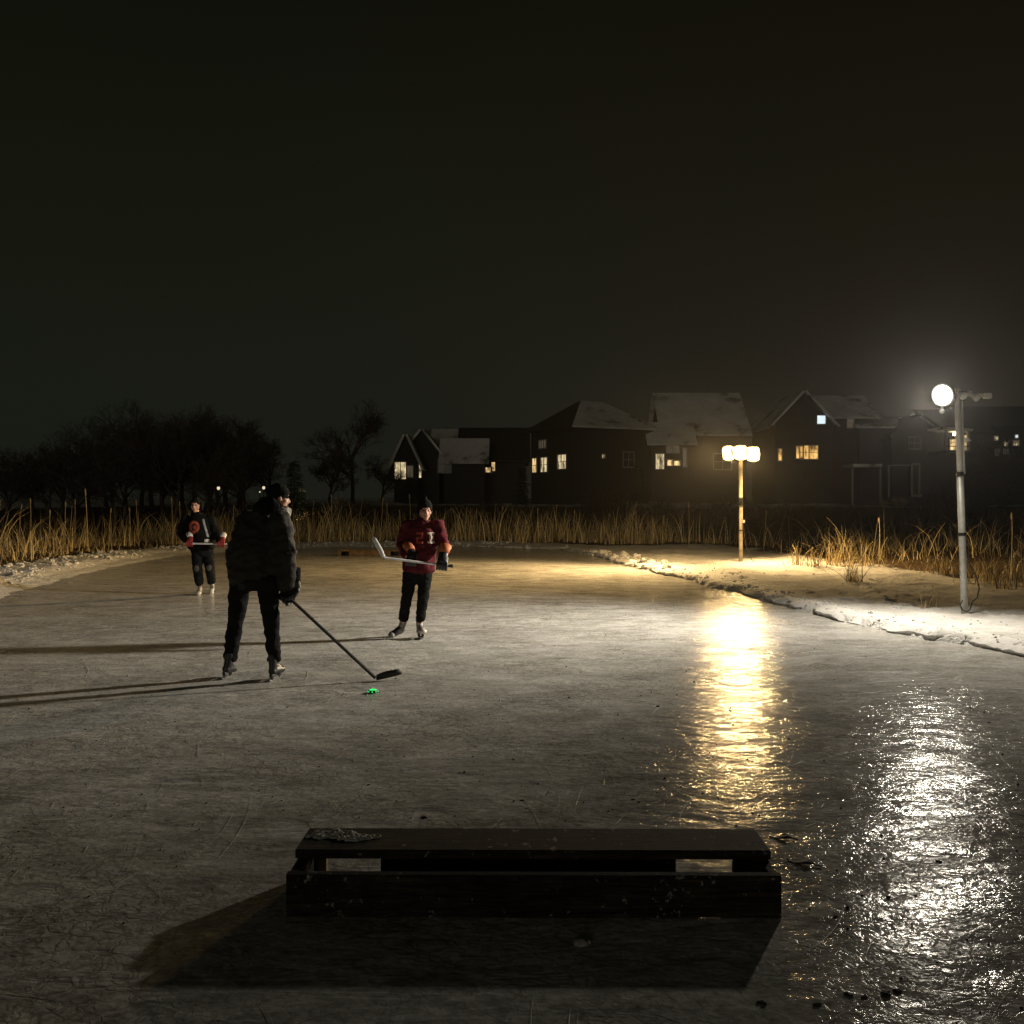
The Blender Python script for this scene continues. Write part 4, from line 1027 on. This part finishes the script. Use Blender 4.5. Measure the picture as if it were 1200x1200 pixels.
# ------------------------------------------------------------------ houses
def house(name, px0, D, yaw, label, vols, wins, extras=None):
    """vols: (cx, cy, w, d, z0, eave, ridge, kind, wallmat, roofmats)  in metres around the house's foot, front = -Y"""
    c = P(px0, 590, D); z = gz(c.x, c.y) - .15
    root = empty(name, (c.x, c.y, z), label, 'house', None, yaw)
    dz = 1.65 - z
    for (cx, cy, w, d, ev, rg, kind, wm, rms) in vols:
        ev += dz; rg += dz
        m = MB(); a, b = w / 2, d / 2
        X0, X1, Y0, Y1 = cx - a, cx + a, cy - b, cy + b
        vs = [(X0, Y0, 0), (X1, Y0, 0), (X1, Y1, 0), (X0, Y1, 0), (X0, Y0, ev), (X1, Y0, ev), (X1, Y1, ev), (X0, Y1, ev)]
        fs = [(0, 1, 5, 4), (1, 2, 6, 5), (2, 3, 7, 6), (3, 0, 4, 7), (3, 2, 1, 0)]
        if kind == 'gx':
            vs += [(X0, cy, rg - .02), (X1, cy, rg - .02)]; fs = [(0, 1, 5, 4), (1, 2, 6, 9, 5), (2, 3, 7, 6), (3, 0, 4, 8, 7), (3, 2, 1, 0), (4, 5, 9, 8), (6, 7, 8, 9)]
        elif kind == 'gy':
            vs += [(cx, Y0, rg - .02), (cx, Y1, rg - .02)]; fs = [(0, 1, 5, 8, 4), (1, 2, 6, 5), (2, 3, 7, 9, 6), (3, 0, 4, 7), (3, 2, 1, 0), (4, 8, 9, 7), (5, 6, 9, 8)]
        else: fs.append((4, 5, 6, 7))
        m.add(vs, fs); m.build('wall', wm, root)
        o = .45; t = .22
        m = MB()
        def slab(q, mi):
            q = [Vector(v) for v in q]; n = (q[1] - q[0]).cross(q[2] - q[0]).normalized()
            if n.z < 0: n = -n
            lo = [v + n * .02 for v in q]; hi = [v + n * t for v in q]; k = len(q)
            m.add(lo + hi, [tuple(range(k)), tuple(range(k, 2 * k))] + [(i, (i + 1) % k, k + (i + 1) % k, k + i) for i in range(k)], mi)
        if kind == 'gx':
            sl = (rg - ev) / b
            slab([(X0 - o, Y0 - o, ev - sl * o), (X1 + o, Y0 - o, ev - sl * o), (X1 + o, cy, rg), (X0 - o, cy, rg)], 0)
            slab([(X0 - o, Y1 + o, ev - sl * o), (X1 + o, Y1 + o, ev - sl * o), (X1 + o, cy, rg), (X0 - o, cy, rg)], 1)
        elif kind == 'gy':
            sl = (rg - ev) / a
            slab([(X0 - o, Y0 - o, ev - sl * o), (X0 - o, Y1 + o, ev - sl * o), (cx, Y1 + o, rg), (cx, Y0 - o, rg)], 0)
            slab([(X1 + o, Y0 - o, ev - sl * o), (X1 + o, Y1 + o, ev - sl * o), (cx, Y1 + o, rg), (cx, Y0 - o, rg)], 1)
        else:
            X0 -= o; X1 += o; Y0 -= o; Y1 += o
            if w >= d: r0, r1 = (cx - a + b * .8, cy, rg), (cx + a - b * .8, cy, rg)
            else: r0, r1 = (cx, cy - b + a * .8, rg), (cx, cy + b - a * .8, rg)
            e = ev - .1
            if w >= d:
                slab([(X0, Y0, e), (X1, Y0, e), r1, r0], 0); slab([(X1, Y1, e), (X0, Y1, e), r0, r1], 1); slab([(X0, Y1, e), (X0, Y0, e), r0], 1); slab([(X1, Y0, e), (X1, Y1, e), r1], 0)
            else:
                slab([(X0, Y0, e), (X1, Y0, e), r0], 0); slab([(X1, Y1, e), (X0, Y1, e), r1], 1); slab([(X0, Y1, e), (X0, Y0, e), r0, r1], 1); slab([(X1, Y0, e), (X1, Y1, e), r1, r0], 0)
        m.build('roof', list(rms), root)
    for (vi, face, u0, zc, ww, wh, mat, cols, rows) in wins:
        cx, cy, w, d = vols[vi][:4]; zc += dz
        if face == 'f': org = Vector((cx + u0, cy - d / 2, zc)); ux = Vector((1, 0, 0)); nrm = Vector((0, -1, 0))
        elif face == 'l': org = Vector((cx - w / 2, cy - u0, zc)); ux = Vector((0, -1, 0)); nrm = Vector((-1, 0, 0))
        else: org = Vector((cx + w / 2, cy + u0, zc)); ux = Vector((0, 1, 0)); nrm = Vector((1, 0, 0))
        rot = Matrix((ux, -nrm, Vector((0, 0, 1)))).transposed()
        m = MB(); f = .09
        for s in (-1, 1):
            m.box(org + ux * (s * (ww / 2 + f / 2)) + nrm * .04, (f, .1, wh + 2 * f), rot)
            m.box(org + Vector((0, 0, s * (wh / 2 + f / 2))) + nrm * .04, (ww - .002, .098, f), rot)
        for k in range(1, cols): m.box(org + ux * (-ww / 2 + ww * k / cols) + nrm * .04, (.07, .06, wh), rot)
        for k in range(1, rows): m.box(org + Vector((0, 0, -wh / 2 + wh * k / rows)) + nrm * .04, (ww, .05, .05), rot)
        wd = m.build('window', M['trim'], root)
        m = MB(); m.box(org + nrm * .012, (ww, .02, wh), rot); m.build('pane', M[mat], wd)
    if extras: extras(root, dz)
    return root

RS = (M['roof'], M['shingle']); RSS = (M['roof'], M['roof']); RD = (M['shingle'], M['shingle'])
S = 95 / 1200.          # metres per pixel at the houses
def up(py): return (590 - py) * S
# A: cluster of gables on the left
def ax(px, c=540): return (px - c) * S
house('gabled_house', 540, 95, 0, 'leftmost house, dark with several small snowy gables and a big dark roof', [
    (ax(578), 5, 76 * S, 9, up(538), up(499), 'gx', M['siding_dark'], RD),
    (ax(545), -.2, 46 * S, 4.2, up(540), up(516), 'gx', M['siding_dark'], RSS),
    (ax(496), 1.5, 40 * S, 6, up(531), up(506), 'gy', M['siding_grey'], RSS),
    (ax(480), -1.5, 26 * S, 4, up(541), up(513), 'gy', M['siding_grey'], RSS),
    (ax(528), 9, 50 * S, 6, up(515), up(497), 'gx', M['siding_dark'], RSS)], [
    (3, 'f', ax(474, 480), up(553), 1.0, 1.5, 'w_pale', 2, 1), (2, 'f', ax(492, 496), up(552), .55, 1.3, 'w_pale', 1, 2), (3, 'f', ax(485, 480), up(554), .5, 1.0, 'w_dim', 1, 1),
    (0, 'f', ax(572.5, 578), up(550.5), .55, .45, 'w_warm', 1, 1), (0, 'f', ax(578, 578), up(546), .3, .9, 'w_warm', 1, 1), (1, 'f', ax(523, 545), up(547), 1.1, 1.2, 'glass', 2, 1)])
# B: hip roof, corner towards us
def xtrB(root, dz):
    m = MB(); m.box((1.2, -.5, up(478) + dz), (.7, .7, 1.6)); m.build('chimney', M['siding_grey'], root)
house('hip_roof_house', 690, 95, R(28), 'house with a tall hip roof, half bare and half snowy, over paired lit windows', [
    (0.3, 0, 8.6, 7.6, up(505), up(473), 'hip', M['siding_dark'], RS),
    (4.9, 1.0, 3.2, 6.4, up(530), up(500), 'hip', M['siding_dark'], RSS)], [
    (0, 'l', -1.3, up(545), 1.2, 1.3, 'w_pale', 2, 2), (0, 'l', -3.1, up(545), .8, 1.3, 'w_warm', 1, 2),
    (0, 'l', 1.9, up(543), 1.5, 1.25, 'w_pale', 2, 2),
    (0, 'l', -1.6, up(521), 1.3, .7, 'w_dim', 3, 1), (0, 'f', 1.5, up(540), 1.1, 1.3, 'glass', 2, 2), (0, 'f', -1.2, up(537), .3, .3, 'w_pale', 1, 1)])
# C: broad snowy slope
def cx_(px): return (px - 815) * S
house('broad_roof_house', 815, 97, 0, 'house with a broad snowy roof behind the yellow floodlights', [
    (cx_(822), 3, 96 * S, 10, up(507), up(456), 'gx', M['siding_tan'], RSS),
    (cx_(778), -1.8, 46 * S, 5, up(520), up(497), 'gx', M['siding_tan'], RSS)], [
    (1, 'f', (764.5 - 778) * S, up(542), .75, 1.35, 'w_pale', 2, 1), (1, 'f', (776 - 778) * S, up(543.5), .5, .5, 'w_warm', 1, 1), (1, 'f', (784 - 778) * S, up(544), .6, .4, 'w_warm', 1, 1),
    (1, 'f', (793 - 778) * S, up(538), .3, 1.6, 'w_dim', 1, 2), (0, 'f', (842 - 822) * S, up(541), 1.6, 1.4, 'glass', 2, 2), (1, 'f', (779 - 778) * S, up(526), 1.1, 1.0, 'w_dim', 2, 2)])
# D: tall red-brown house
def dx(px): return (px - 960) * S
def xtrD(root, dz):
    m = MB(); m.box((dx(990), -5.0, up(547) + dz), (33 * S, 3.0, .25)); m.build('deck_canopy', M['roof'], root)
    for px in (973.5, 1005):
        m = MB(); m.box((dx(px), -6.3, (up(549) + dz) / 2), (.16, .16, up(549) + dz)); m.build('deck_post', M['trim'], root)
house('red_brown_house', 960, 98, 0, 'tall reddish house with cold white upstairs window and amber lit room', [
    (dx(925), 0, 66 * S, 9, up(497), up(462), 'gy', M['siding_tan'], RSS),
    (dx(985), 3, 70 * S, 9, up(487), up(458), 'gx', M['siding_red'], RSS),
    (dx(1030), 1.5, 60 * S, 7, up(500), up(487), 'gx', M['siding_red'], RSS)], [
    (0, 'f', (945 - 925) * S, up(493.5), .75, .75, 'w_cool', 1, 1), (0, 'f', (931 - 925) * S, up(531), 1.6, 1.2, 'w_amber', 2, 2), (0, 'f', (920 - 925) * S, up(531), .6, 1.1, 'w_amber', 1, 1),
    (0, 'f', (897.5 - 925) * S, up(534), .3, 1.0, 'w_amber', 1, 1), (1, 'f', (956 - 985) * S, up(531), .5, 1.0, 'w_warm', 1, 2), (1, 'f', (991 - 985) * S, up(492), .55, 1.2, 'w_dim', 1, 2)], xtrD)
# E: house with a lit porch
def ex(px): return (px - 1085) * S
def xtrE(root, dz):
    m = MB(); m.box((ex(1088), -4.6, up(506.5) + dz), (34 * S, 3.6, .22), Matrix.Rotation(R(4), 3, 'Y')); m.build('porch_roof', M['roof'], root)
    for px in (1076.5, 1088.5, 1101):
        m = MB(); m.box((ex(px), -6.1, (up(508) + dz + up(532) + dz) / 2), (.2, .2, 24 * S - .1)); m.build('porch_post', M['trim'], root)
    m = MB(); m.box((ex(1089), -4.7, up(532.5) + dz), (32 * S, 3.4, .25)); m.build('porch_floor', M['shingle'], root)
    m = MB(); m.bar((ex(1076), -6.2, up(526) + dz), (ex(1102), -6.2, up(526) + dz), .08, .08); m.build('railing', M['shingle'], root)
    m = MB(); m.ell((ex(1094), -4.5, up(511) + dz), (.12, .12, .12)); m.build('porch_lamp', M['lantern_strong'], root, True)
house('porch_house', 1085, 97, 0, 'dark house with a lit porch of pale posts and glowing double window', [
    (ex(1062), 1, 66 * S, 8, up(512), up(489), 'gy', M['siding_dark'], RD),
    (ex(1115), 2, 62 * S, 9, up(508), up(478), 'gx', M['siding_dark'], RD)], [
    (1, 'f', (1104 - 1115) * S, up(519), .65, 1.35, 'w_warm', 1, 2), (1, 'f', (1115.5 - 1115) * S, up(519), .85, 1.35, 'w_warm', 1, 2), (1, 'f', (1093 - 1115) * S, up(521), .5, 1.5, 'w_dim', 1, 2),
    (0, 'f', (1056 - 1062) * S, up(520), 1., 1., 'glass', 2, 2)], xtrE)
# F: house at the right edge, mostly hidden by branches
house('far_right_house', 1180, 110, 0, 'darkest house at the right edge, its scattered lit windows behind bare branches', [
    (0, 3, 9, 9, 8.2, 10.5, 'gx', M['siding_dark'], RD)], [
    (0, 'f', -1.9, 6.9, .35, .35, 'w_pale', 1, 1), (0, 'f', -.9, 6.3, .35, .35, 'w_pale', 1, 1), (0, 'f', .2, 6.4, .6, .5, 'w_pale', 1, 1), (0, 'f', .25, 7.1, .3, .3, 'w_cool', 1, 1), (0, 'f', -1.8, 5.4, .3, .6, 'w_dim', 1, 1), (0, 'f', -.9, 5.5, .4, .4, 'w_dim', 1, 1), (0, 'f', 1.2, 5.5, .3, .3, 'w_pale', 1, 1), (0, 'f', 1.3, 6.9, .3, .35, 'w_warm', 1, 1), (0, 'f', 2.2, 6.5, .45, .5, 'w_warm', 1, 2), (0, 'f', -3.0, 6.4, .3, .4, 'w_warm', 1, 1)])

# yard goal frame
c = P(1060, 583, 82); c.z = gz(c.x, c.y)
s2_ = 82 / 1200.
yg = empty('yard_goal', c, 'white metal goal frame standing in a dark yard before the porch house', 'goal frame')
def yy(px, py, dy=0): return P(px, py, 82 + dy) - c
m = MB(); m.bar(yy(1041.5, 583), yy(1041.5, 545), .12, .12); m.bar(yy(1041.5, 545.5, 0), yy(1068, 545, 0), .10, .10); m.build('back_frame', M['trim'], yg)
m = MB(); m.bar(yy(1068.5, 583), yy(1068.5, 544), .16, .16); m.bar(yy(1077, 583), yy(1077, 544), .16, .16); m.bar(yy(1068, 544), yy(1077.5, 544), .16, .16); m.build('front_frame', M['trim'], yg)
m = MB(); m.box(yy(1073, 581), (.9, .5, .14)); m.build('base', M['trim'], yg)

# ------------------------------------------------------------------ trees
def bare_tree_meshes(h, seed, spread=.6, levels=5, dens=1.):
    g = random.Random(seed); trunk = MB(); crown = MB()
    def grow(p, d, l, r, lev):
        n = 3; pts = [p]; rad = [r]; q = Vector(p); dd = Vector(d)
        for k in range(n):
            dd = (dd + Vector((g.uniform(-1, 1), g.uniform(-1, 1), g.uniform(-.5, .8))) * .16).normalized()
            q = q + dd * l / n; pts.append(Vector(q)); rad.append(max(.006, r * (1 - .45 * (k + 1) / n)))
        if lev <= 1: trunk.loft(pts, rad, 7 if lev == 0 else 5, cap=0)
        else: crown.loft(pts, rad, 3, cap=0)
        if lev >= levels: return
        nb = (int(5 * dens) if lev == 0 else 4 if lev < 3 else 4)
        for k in range(nb + (1 if lev else 2)):
            t = g.uniform(.3, 1) if lev else g.uniform(.28, 1)
            i = min(int(t * n), n - 1); b = pts[i].lerp(pts[i + 1], t * n - i)
            a = g.uniform(0, 2 * math.pi); side = dd.orthogonal().normalized(); side.rotate(Matrix.Rotation(a, 3, dd))
            nd = (dd * g.uniform(.4, .9) + side * spread * g.uniform(.7, 1.4) + Vector((0, 0, .18))).normalized()
            grow(b, nd, l * g.uniform(.48, .72), max(.006, r * g.uniform(.42, .6)), lev + 1)
    grow(Vector((0, 0, -.1)), Vector((0, 0, 1)), h * .46, h * .022, 0)
    return trunk, crown
def bare_tree(h, seed, label, spread=.6, levels=5, group=None, dens=1., name='bare_tree'):
    r = empty(name, (0, 0, 0), label, 'tree', group)
    t, c = bare_tree_meshes(h, seed, spread, levels, dens)
    t.build('trunk', M['bark'], r, True); c.build('crown', M['twig'], r)
    return r
def put(o, px, D, rz=0, s=1., sz=None):
    p = P(px, 590, D); o.location = (p.x, p.y, gz(p.x, p.y)); o.rotation_euler = (0, 0, rz); o.scale = (s, s, sz or s)
    return o
lab = 'bare dark tree in the tangled grove beyond the left reeds'; grp = 'bare trees of the left grove'
protos = [bare_tree(7.5, 3, lab, .75, 5, grp), bare_tree(7.5, 8, lab, .85, 5, grp), bare_tree(7.5, 17, lab, .7, 5, grp)]
row = [(10, 62, .72), (40, 70, .80), (72, 64, .80), (105, 70, .88), (135, 64, .92), (165, 70, 1.06), (192, 63, 1.04), (216, 68, 1.14), (243, 62, 1.10), (266, 68, 1.12), (288, 63, .98), (312, 70, .90),
       (-20, 66, .8), (150, 58, .85), (205, 58, .9), (90, 58, .7), (258, 58, .85), (55, 60, .7), (178, 76, 1.2), (230, 76, 1.2), (280, 76, 1.1), (125, 76, 1.0)]
for i, (px, D, s) in enumerate(row):
    o = protos[i] if i < 3 else copy_tree(protos[i % 3])
    put(o, px, D, i * 2.1, s)
t = bare_tree(9.2, 29, 'tall lone bare tree with an open crown left of the leftmost house', .62, 5); put(t, 413, 80, .5, .86)
t = bare_tree(6.5, 31, 'smaller bare tree between the grove and the tall lone tree', .7, 5); put(t, 385, 76, 1.5, .82)
t = bare_tree(6.0, 37, 'low bare tree just left of the leftmost house', .8, 5); put(t, 447, 86, 1, .85)
t = bare_tree(9, 41, 'bare tree rising behind the roof of the leftmost house', .8, 5); put(t, 525, 118, 2, 1.22)
t = bare_tree(7.0, 43, 'bare dark tree at the right edge in front of the far right house', .8, 5); put(t, 1178, 60, 1, .95)
t = bare_tree(5.0, 47, 'shorter bare tree just right of the metal light pole', .9, 5); put(t, 1150, 58, 1, .8)
t = bare_tree(5.5, 53, 'wide low bare tree at the outermost right', .9, 5); put(t, 1215, 50, 2, 1.0)

def spruce(h, seed, label):
    g = random.Random(seed); r = empty('spruce_tree', (0, 0, 0), label, 'tree')
    m = MB(); m.loft([(0, 0, -.1), (0, 0, h * .5), (0, 0, h)], [h * .022, h * .014, .01], 7, cap=0); m.build('trunk', M['bark'], r, True)
    m = MB(); z = h * .06
    while z < h * .98:
        L_ = (h - z) * .34 * g.uniform(.8, 1.15) + .1; nb = 9
        for k in range(nb):
            a = 2 * math.pi * (k + g.random()) / nb; d = Vector((math.cos(a), math.sin(a), 0)); sd = Vector((-d.y, d.x, 0))
            nn = max(4, int(L_ / .10)); zj = g.uniform(-.5, .5) * h * .06; L_ *= g.uniform(.8, 1.1)
            for j in range(nn):
                t = (j + .5) / nn; p = Vector((0, 0, z + zj)) + d * (L_ * t) + Vector((0, 0, -L_ * .28 * t * t + g.uniform(-.03, .03)))
                for s in (-1, 1):
                    l = .34 * (1.1 - .6 * t) * g.uniform(.6, 1.3); e = p + (sd * s * .8 + d * .7).normalized() * l + Vector((0, 0, -l * .25))
                    wv = d * .035
                    m.add([p - wv, p + wv, e + wv * .3 + Vector((0, 0, .02)), e - wv * .3], [(0, 1, 2, 3)])
        z += h * .045
    m.build('crown', M['needle'], r)
    return r
put(spruce(4.0, 5, 'spruce tree faintly lit from below, right behind the large dark person'), 345, 61.5, 0, 1.0)
put(spruce(3.2, 6, 'dark spruce tree in the yard between the first two houses'), 612, 84, 1, 1.)
put(spruce(3.6, 9, 'dark spruce tree standing just left of the broad snowy roofed house'), 748, 84, 2, 1.)

def shrub_mesh(seed, n=520):
    g = random.Random(seed); m = MB()
    for i in range(n):
        a = g.uniform(0, 2 * math.pi); el = g.uniform(.25, 1.5); l = g.uniform(.5, 1.15)
        p = Vector((g.uniform(-.35, .35), g.uniform(-.35, .35), -.05)); d = Vector((math.cos(a) * math.cos(el), math.sin(a) * math.cos(el), math.sin(el)))
        e = p + d * l * .6; f = e + (d + Vector((g.uniform(-.6, .6), g.uniform(-.6, .6), g.uniform(-.2, .5)))) * l * .35
        w = Vector((-d.y, d.x, 0)).normalized() * .012
        m.add([p - w, p + w, e + w, e - w, f], [(0, 1, 2, 3), (3, 2, 4)])
        for k in range(2):
            s = e.lerp(f, g.random()); h = s + Vector((g.uniform(-1, 1), g.uniform(-1, 1), g.uniform(-.3, 1))) * .22
            m.add([s - w * .8, s + w * .8, h], [(0, 1, 2)])
    return m
def shrub(seed, label, mat, px, D, s, sz=None, group=None):
    r = shrub_mesh(seed).build('shrub', mat); tag(r, label, 'shrub', group); return put(r, px, D, seed, s, sz)
lab = 'dark leafless shrub on the slope between reeds and houses'; grp = 'dark shrubs below the houses'
s0 = shrub(3, lab, M['brush'], 470, 58, 1.4, None, grp)
for i, (px, D, s) in enumerate([(500, 62, 1.6), (540, 58, 1.5), (575, 64, 1.6), (700, 70, 1.9), (725, 66, 1.7), (745, 62, 1.5), (775, 66, 1.6), (810, 62, 1.4), (845, 66, 1.6), (885, 62, 1.5), (920, 60, 1.4), (1100, 62, 2.1), (1118, 66, 2.3), (1090, 58, 1.6), (1140, 60, 1.9), (420, 60, 1.5), (440, 56, 1.3), (1020, 56, 1.1), (1060, 52, 1.0), (320, 58, 1.5), (365, 57, 1.2), (400, 62, 1.6)]):
    o = copy_tree(s0); put(o, px, D, i * 1.7, s)
shrub(11, 'pale snow dusted shrub beside the foot of the white yard goal', M['fluff'], 1052, 80, .9, .7)
shrub(12, 'pale snow dusted shrub left of the one by the yard goal', M['fluff'], 1034, 80, .8, .55)
shrub(13, 'pale brown shrub catching light right of the metal pole', M['brush'], 1172, 48, .9, 1.2)
shrub(14, 'twiggy shrub lit yellow by the garden spotlight near the spruce', M['fluff'], 364, 60.5, 1.0, .8)

# yard lanterns among the trees
def lantern(px, py, D, label, mat, r=.07):
    b = P(px, py, D); g0 = gz(b.x, b.y)
    o = empty('yard_lantern', (b.x, b.y, g0), label, 'lantern'); h = b.z - g0
    m = MB(); m.loft([(0, 0, -.1), (0, 0, h - r)], [.035, .03], 8, cap=.2); m.build('post', M['black_metal'], o)
    m = MB(); m.ell((0, 0, h), (r, r, r * 1.25)); m.build('globe', mat, o, True)
    m = MB(); m.loft([(0, 0, h + r * 1.1), (0, 0, h + r * 1.5)], [r * 1.3, r * .5], 10, cap=.2); m.build('cap', M['black_metal'], o)
lantern(256, 572, 54, 'warm yard lantern in the dark above the far left skater', M['lantern'], .08)
lantern(309, 571.5, 54, 'brightest small yard lantern just left of the large dark person', M['lantern'], .075)
lantern(304.5, 576.5, 55, 'faint smaller yard lantern below and left of the brightest one', M['lantern'], .035)
b = P(333, 590, 60); b.z = gz(b.x, b.y)
ul = empty('garden_uplight', b, 'low garden spotlight hidden behind the large dark person, lighting spruce branches', 'garden light')
m = MB(); m.loft([(0, 0, -.1), (0, 0, .12)], [.03, .03], 8); m.loft([(-.08, 0, .12), (.06, 0, .26)], [.06, .075], 12, cap=.1); m.build('housing', M['black_metal'], ul, True)
m = MB(); m.loft([(.062, 0, .262), (.07, 0, .27)], [.06, .06], 12, cap=0); m.build('lens', M['lantern'], ul)
ld = bpy.data.lights.new('uplight', 'SPOT'); ld.energy = 260; ld.color = (1., .78, .42); ld.spot_size = R(85); ld.spot_blend = .6; ld.shadow_soft_size = .05
lo = bpy.data.objects.new('uplight', ld); COL.objects.link(lo); lo.parent = ul; lo.location = (.16, 0, .36); lo.rotation_euler = Vector((.8, .25, .62)).to_track_quat('-Z', 'Z').to_euler()

# ------------------------------------------------------------------ haze
m = MB(); m.box((0, 120, 11.), (620, 330, 26)); hz = m.build('haze', [])
mt = bpy.data.materials.new('haze'); mt.use_nodes = True; nt = mt.node_tree
nt.nodes.remove(nt.nodes['Principled BSDF'])
v = nt.nodes.new('ShaderNodeVolumePrincipled'); v.inputs['Color'].default_value = (.9, .9, .9, 1)
v.inputs['Density'].default_value = .00030; v.inputs['Anisotropy'].default_value = .90
nt.links.new(v.outputs[0], nt.nodes['Material Output'].inputs['Volume'])
mt.cycles.homogeneous_volume = True; mt.cycles.volume_sampling = 'EQUIANGULAR'
hz.data.materials.append(mt); tag(hz, kind='stuff', label='thin night haze over the pond', cat='haze')

# ------------------------------------------------------------------ night sky
w = bpy.data.worlds.new('World'); scene.world = w; w.use_nodes = True; nt = w.node_tree
bg = nt.nodes['Background']
tc = nt.nodes.new('ShaderNodeTexCoord'); sx = nt.nodes.new('ShaderNodeSeparateXYZ'); nt.links.new(tc.outputs['Generated'], sx.inputs[0])
nz = noise_(nt, tc.outputs['Generated'], 2.2, 3, .5)
f = math_(nt, 'ADD', sx.outputs['Z'], math_(nt, 'MULTIPLY', math_(nt, 'SUBTRACT', nz, .5), .06))
cl = noise_(nt, tc.outputs['Generated'], 1.6, 4, .55, .3)
c = ramp(nt, f, [(0., (.0090, .0090, .0074)), (.10, (.0088, .0090, .0068)), (.28, (.0066, .0070, .0042)), (.48, (.0036, .0038, .0024)), (1., (.0016, .0017, .0012))])
tint = N(nt, 'ShaderNodeMix', data_type='RGBA', blend_type='MULTIPLY'); tint.inputs[0].default_value = 1
tf = math_(nt, 'ADD', math_(nt, 'MULTIPLY', sx.outputs['X'], .9), math_(nt, 'MULTIPLY', cl, 1.0))
nt.links.new(c, tint.inputs[6]); nt.links.new(ramp(nt, tf, [(.15, (.88, 1.0, .86)), (.5, (1., 1.02, .92)), (.85, (1.22, .98, .86))]), tint.inputs[7])
nt.links.new(tint.outputs[2], bg.inputs['Color']); bg.inputs['Strength'].default_value = 1.0

sl = bpy.data.lights.new('town_glow_fill', 'SUN'); sl.energy = .16; sl.angle = R(20); sl.color = (1., .9, .72)  # low fill lamp for town glow, added to brighten the snowy roofs
so = bpy.data.objects.new('town_glow_fill', sl); COL.objects.link(so); so.rotation_euler = Vector((.25, 1, -.10)).to_track_quat('-Z', 'Z').to_euler()

# ------------------------------------------------------------------ render
vs = scene.view_settings; vs.view_transform = 'Standard'; vs.look = 'None'; vs.exposure = .26; vs.gamma = 1
cy = scene.cycles
cy.use_denoising = True; cy.denoiser = 'OPENIMAGEDENOISE'; cy.denoising_input_passes = 'RGB_ALBEDO_NORMAL'; cy.denoising_prefilter = 'NONE'
cy.max_bounces = 6; cy.diffuse_bounces = 2; cy.glossy_bounces = 3; cy.volume_bounces = 0; cy.transmission_bounces = 2
cy.sample_clamp_indirect = 2.0; cy.caustics_reflective = False; cy.caustics_refractive = False; cy.blur_glossy = .5
cy.use_light_tree = True
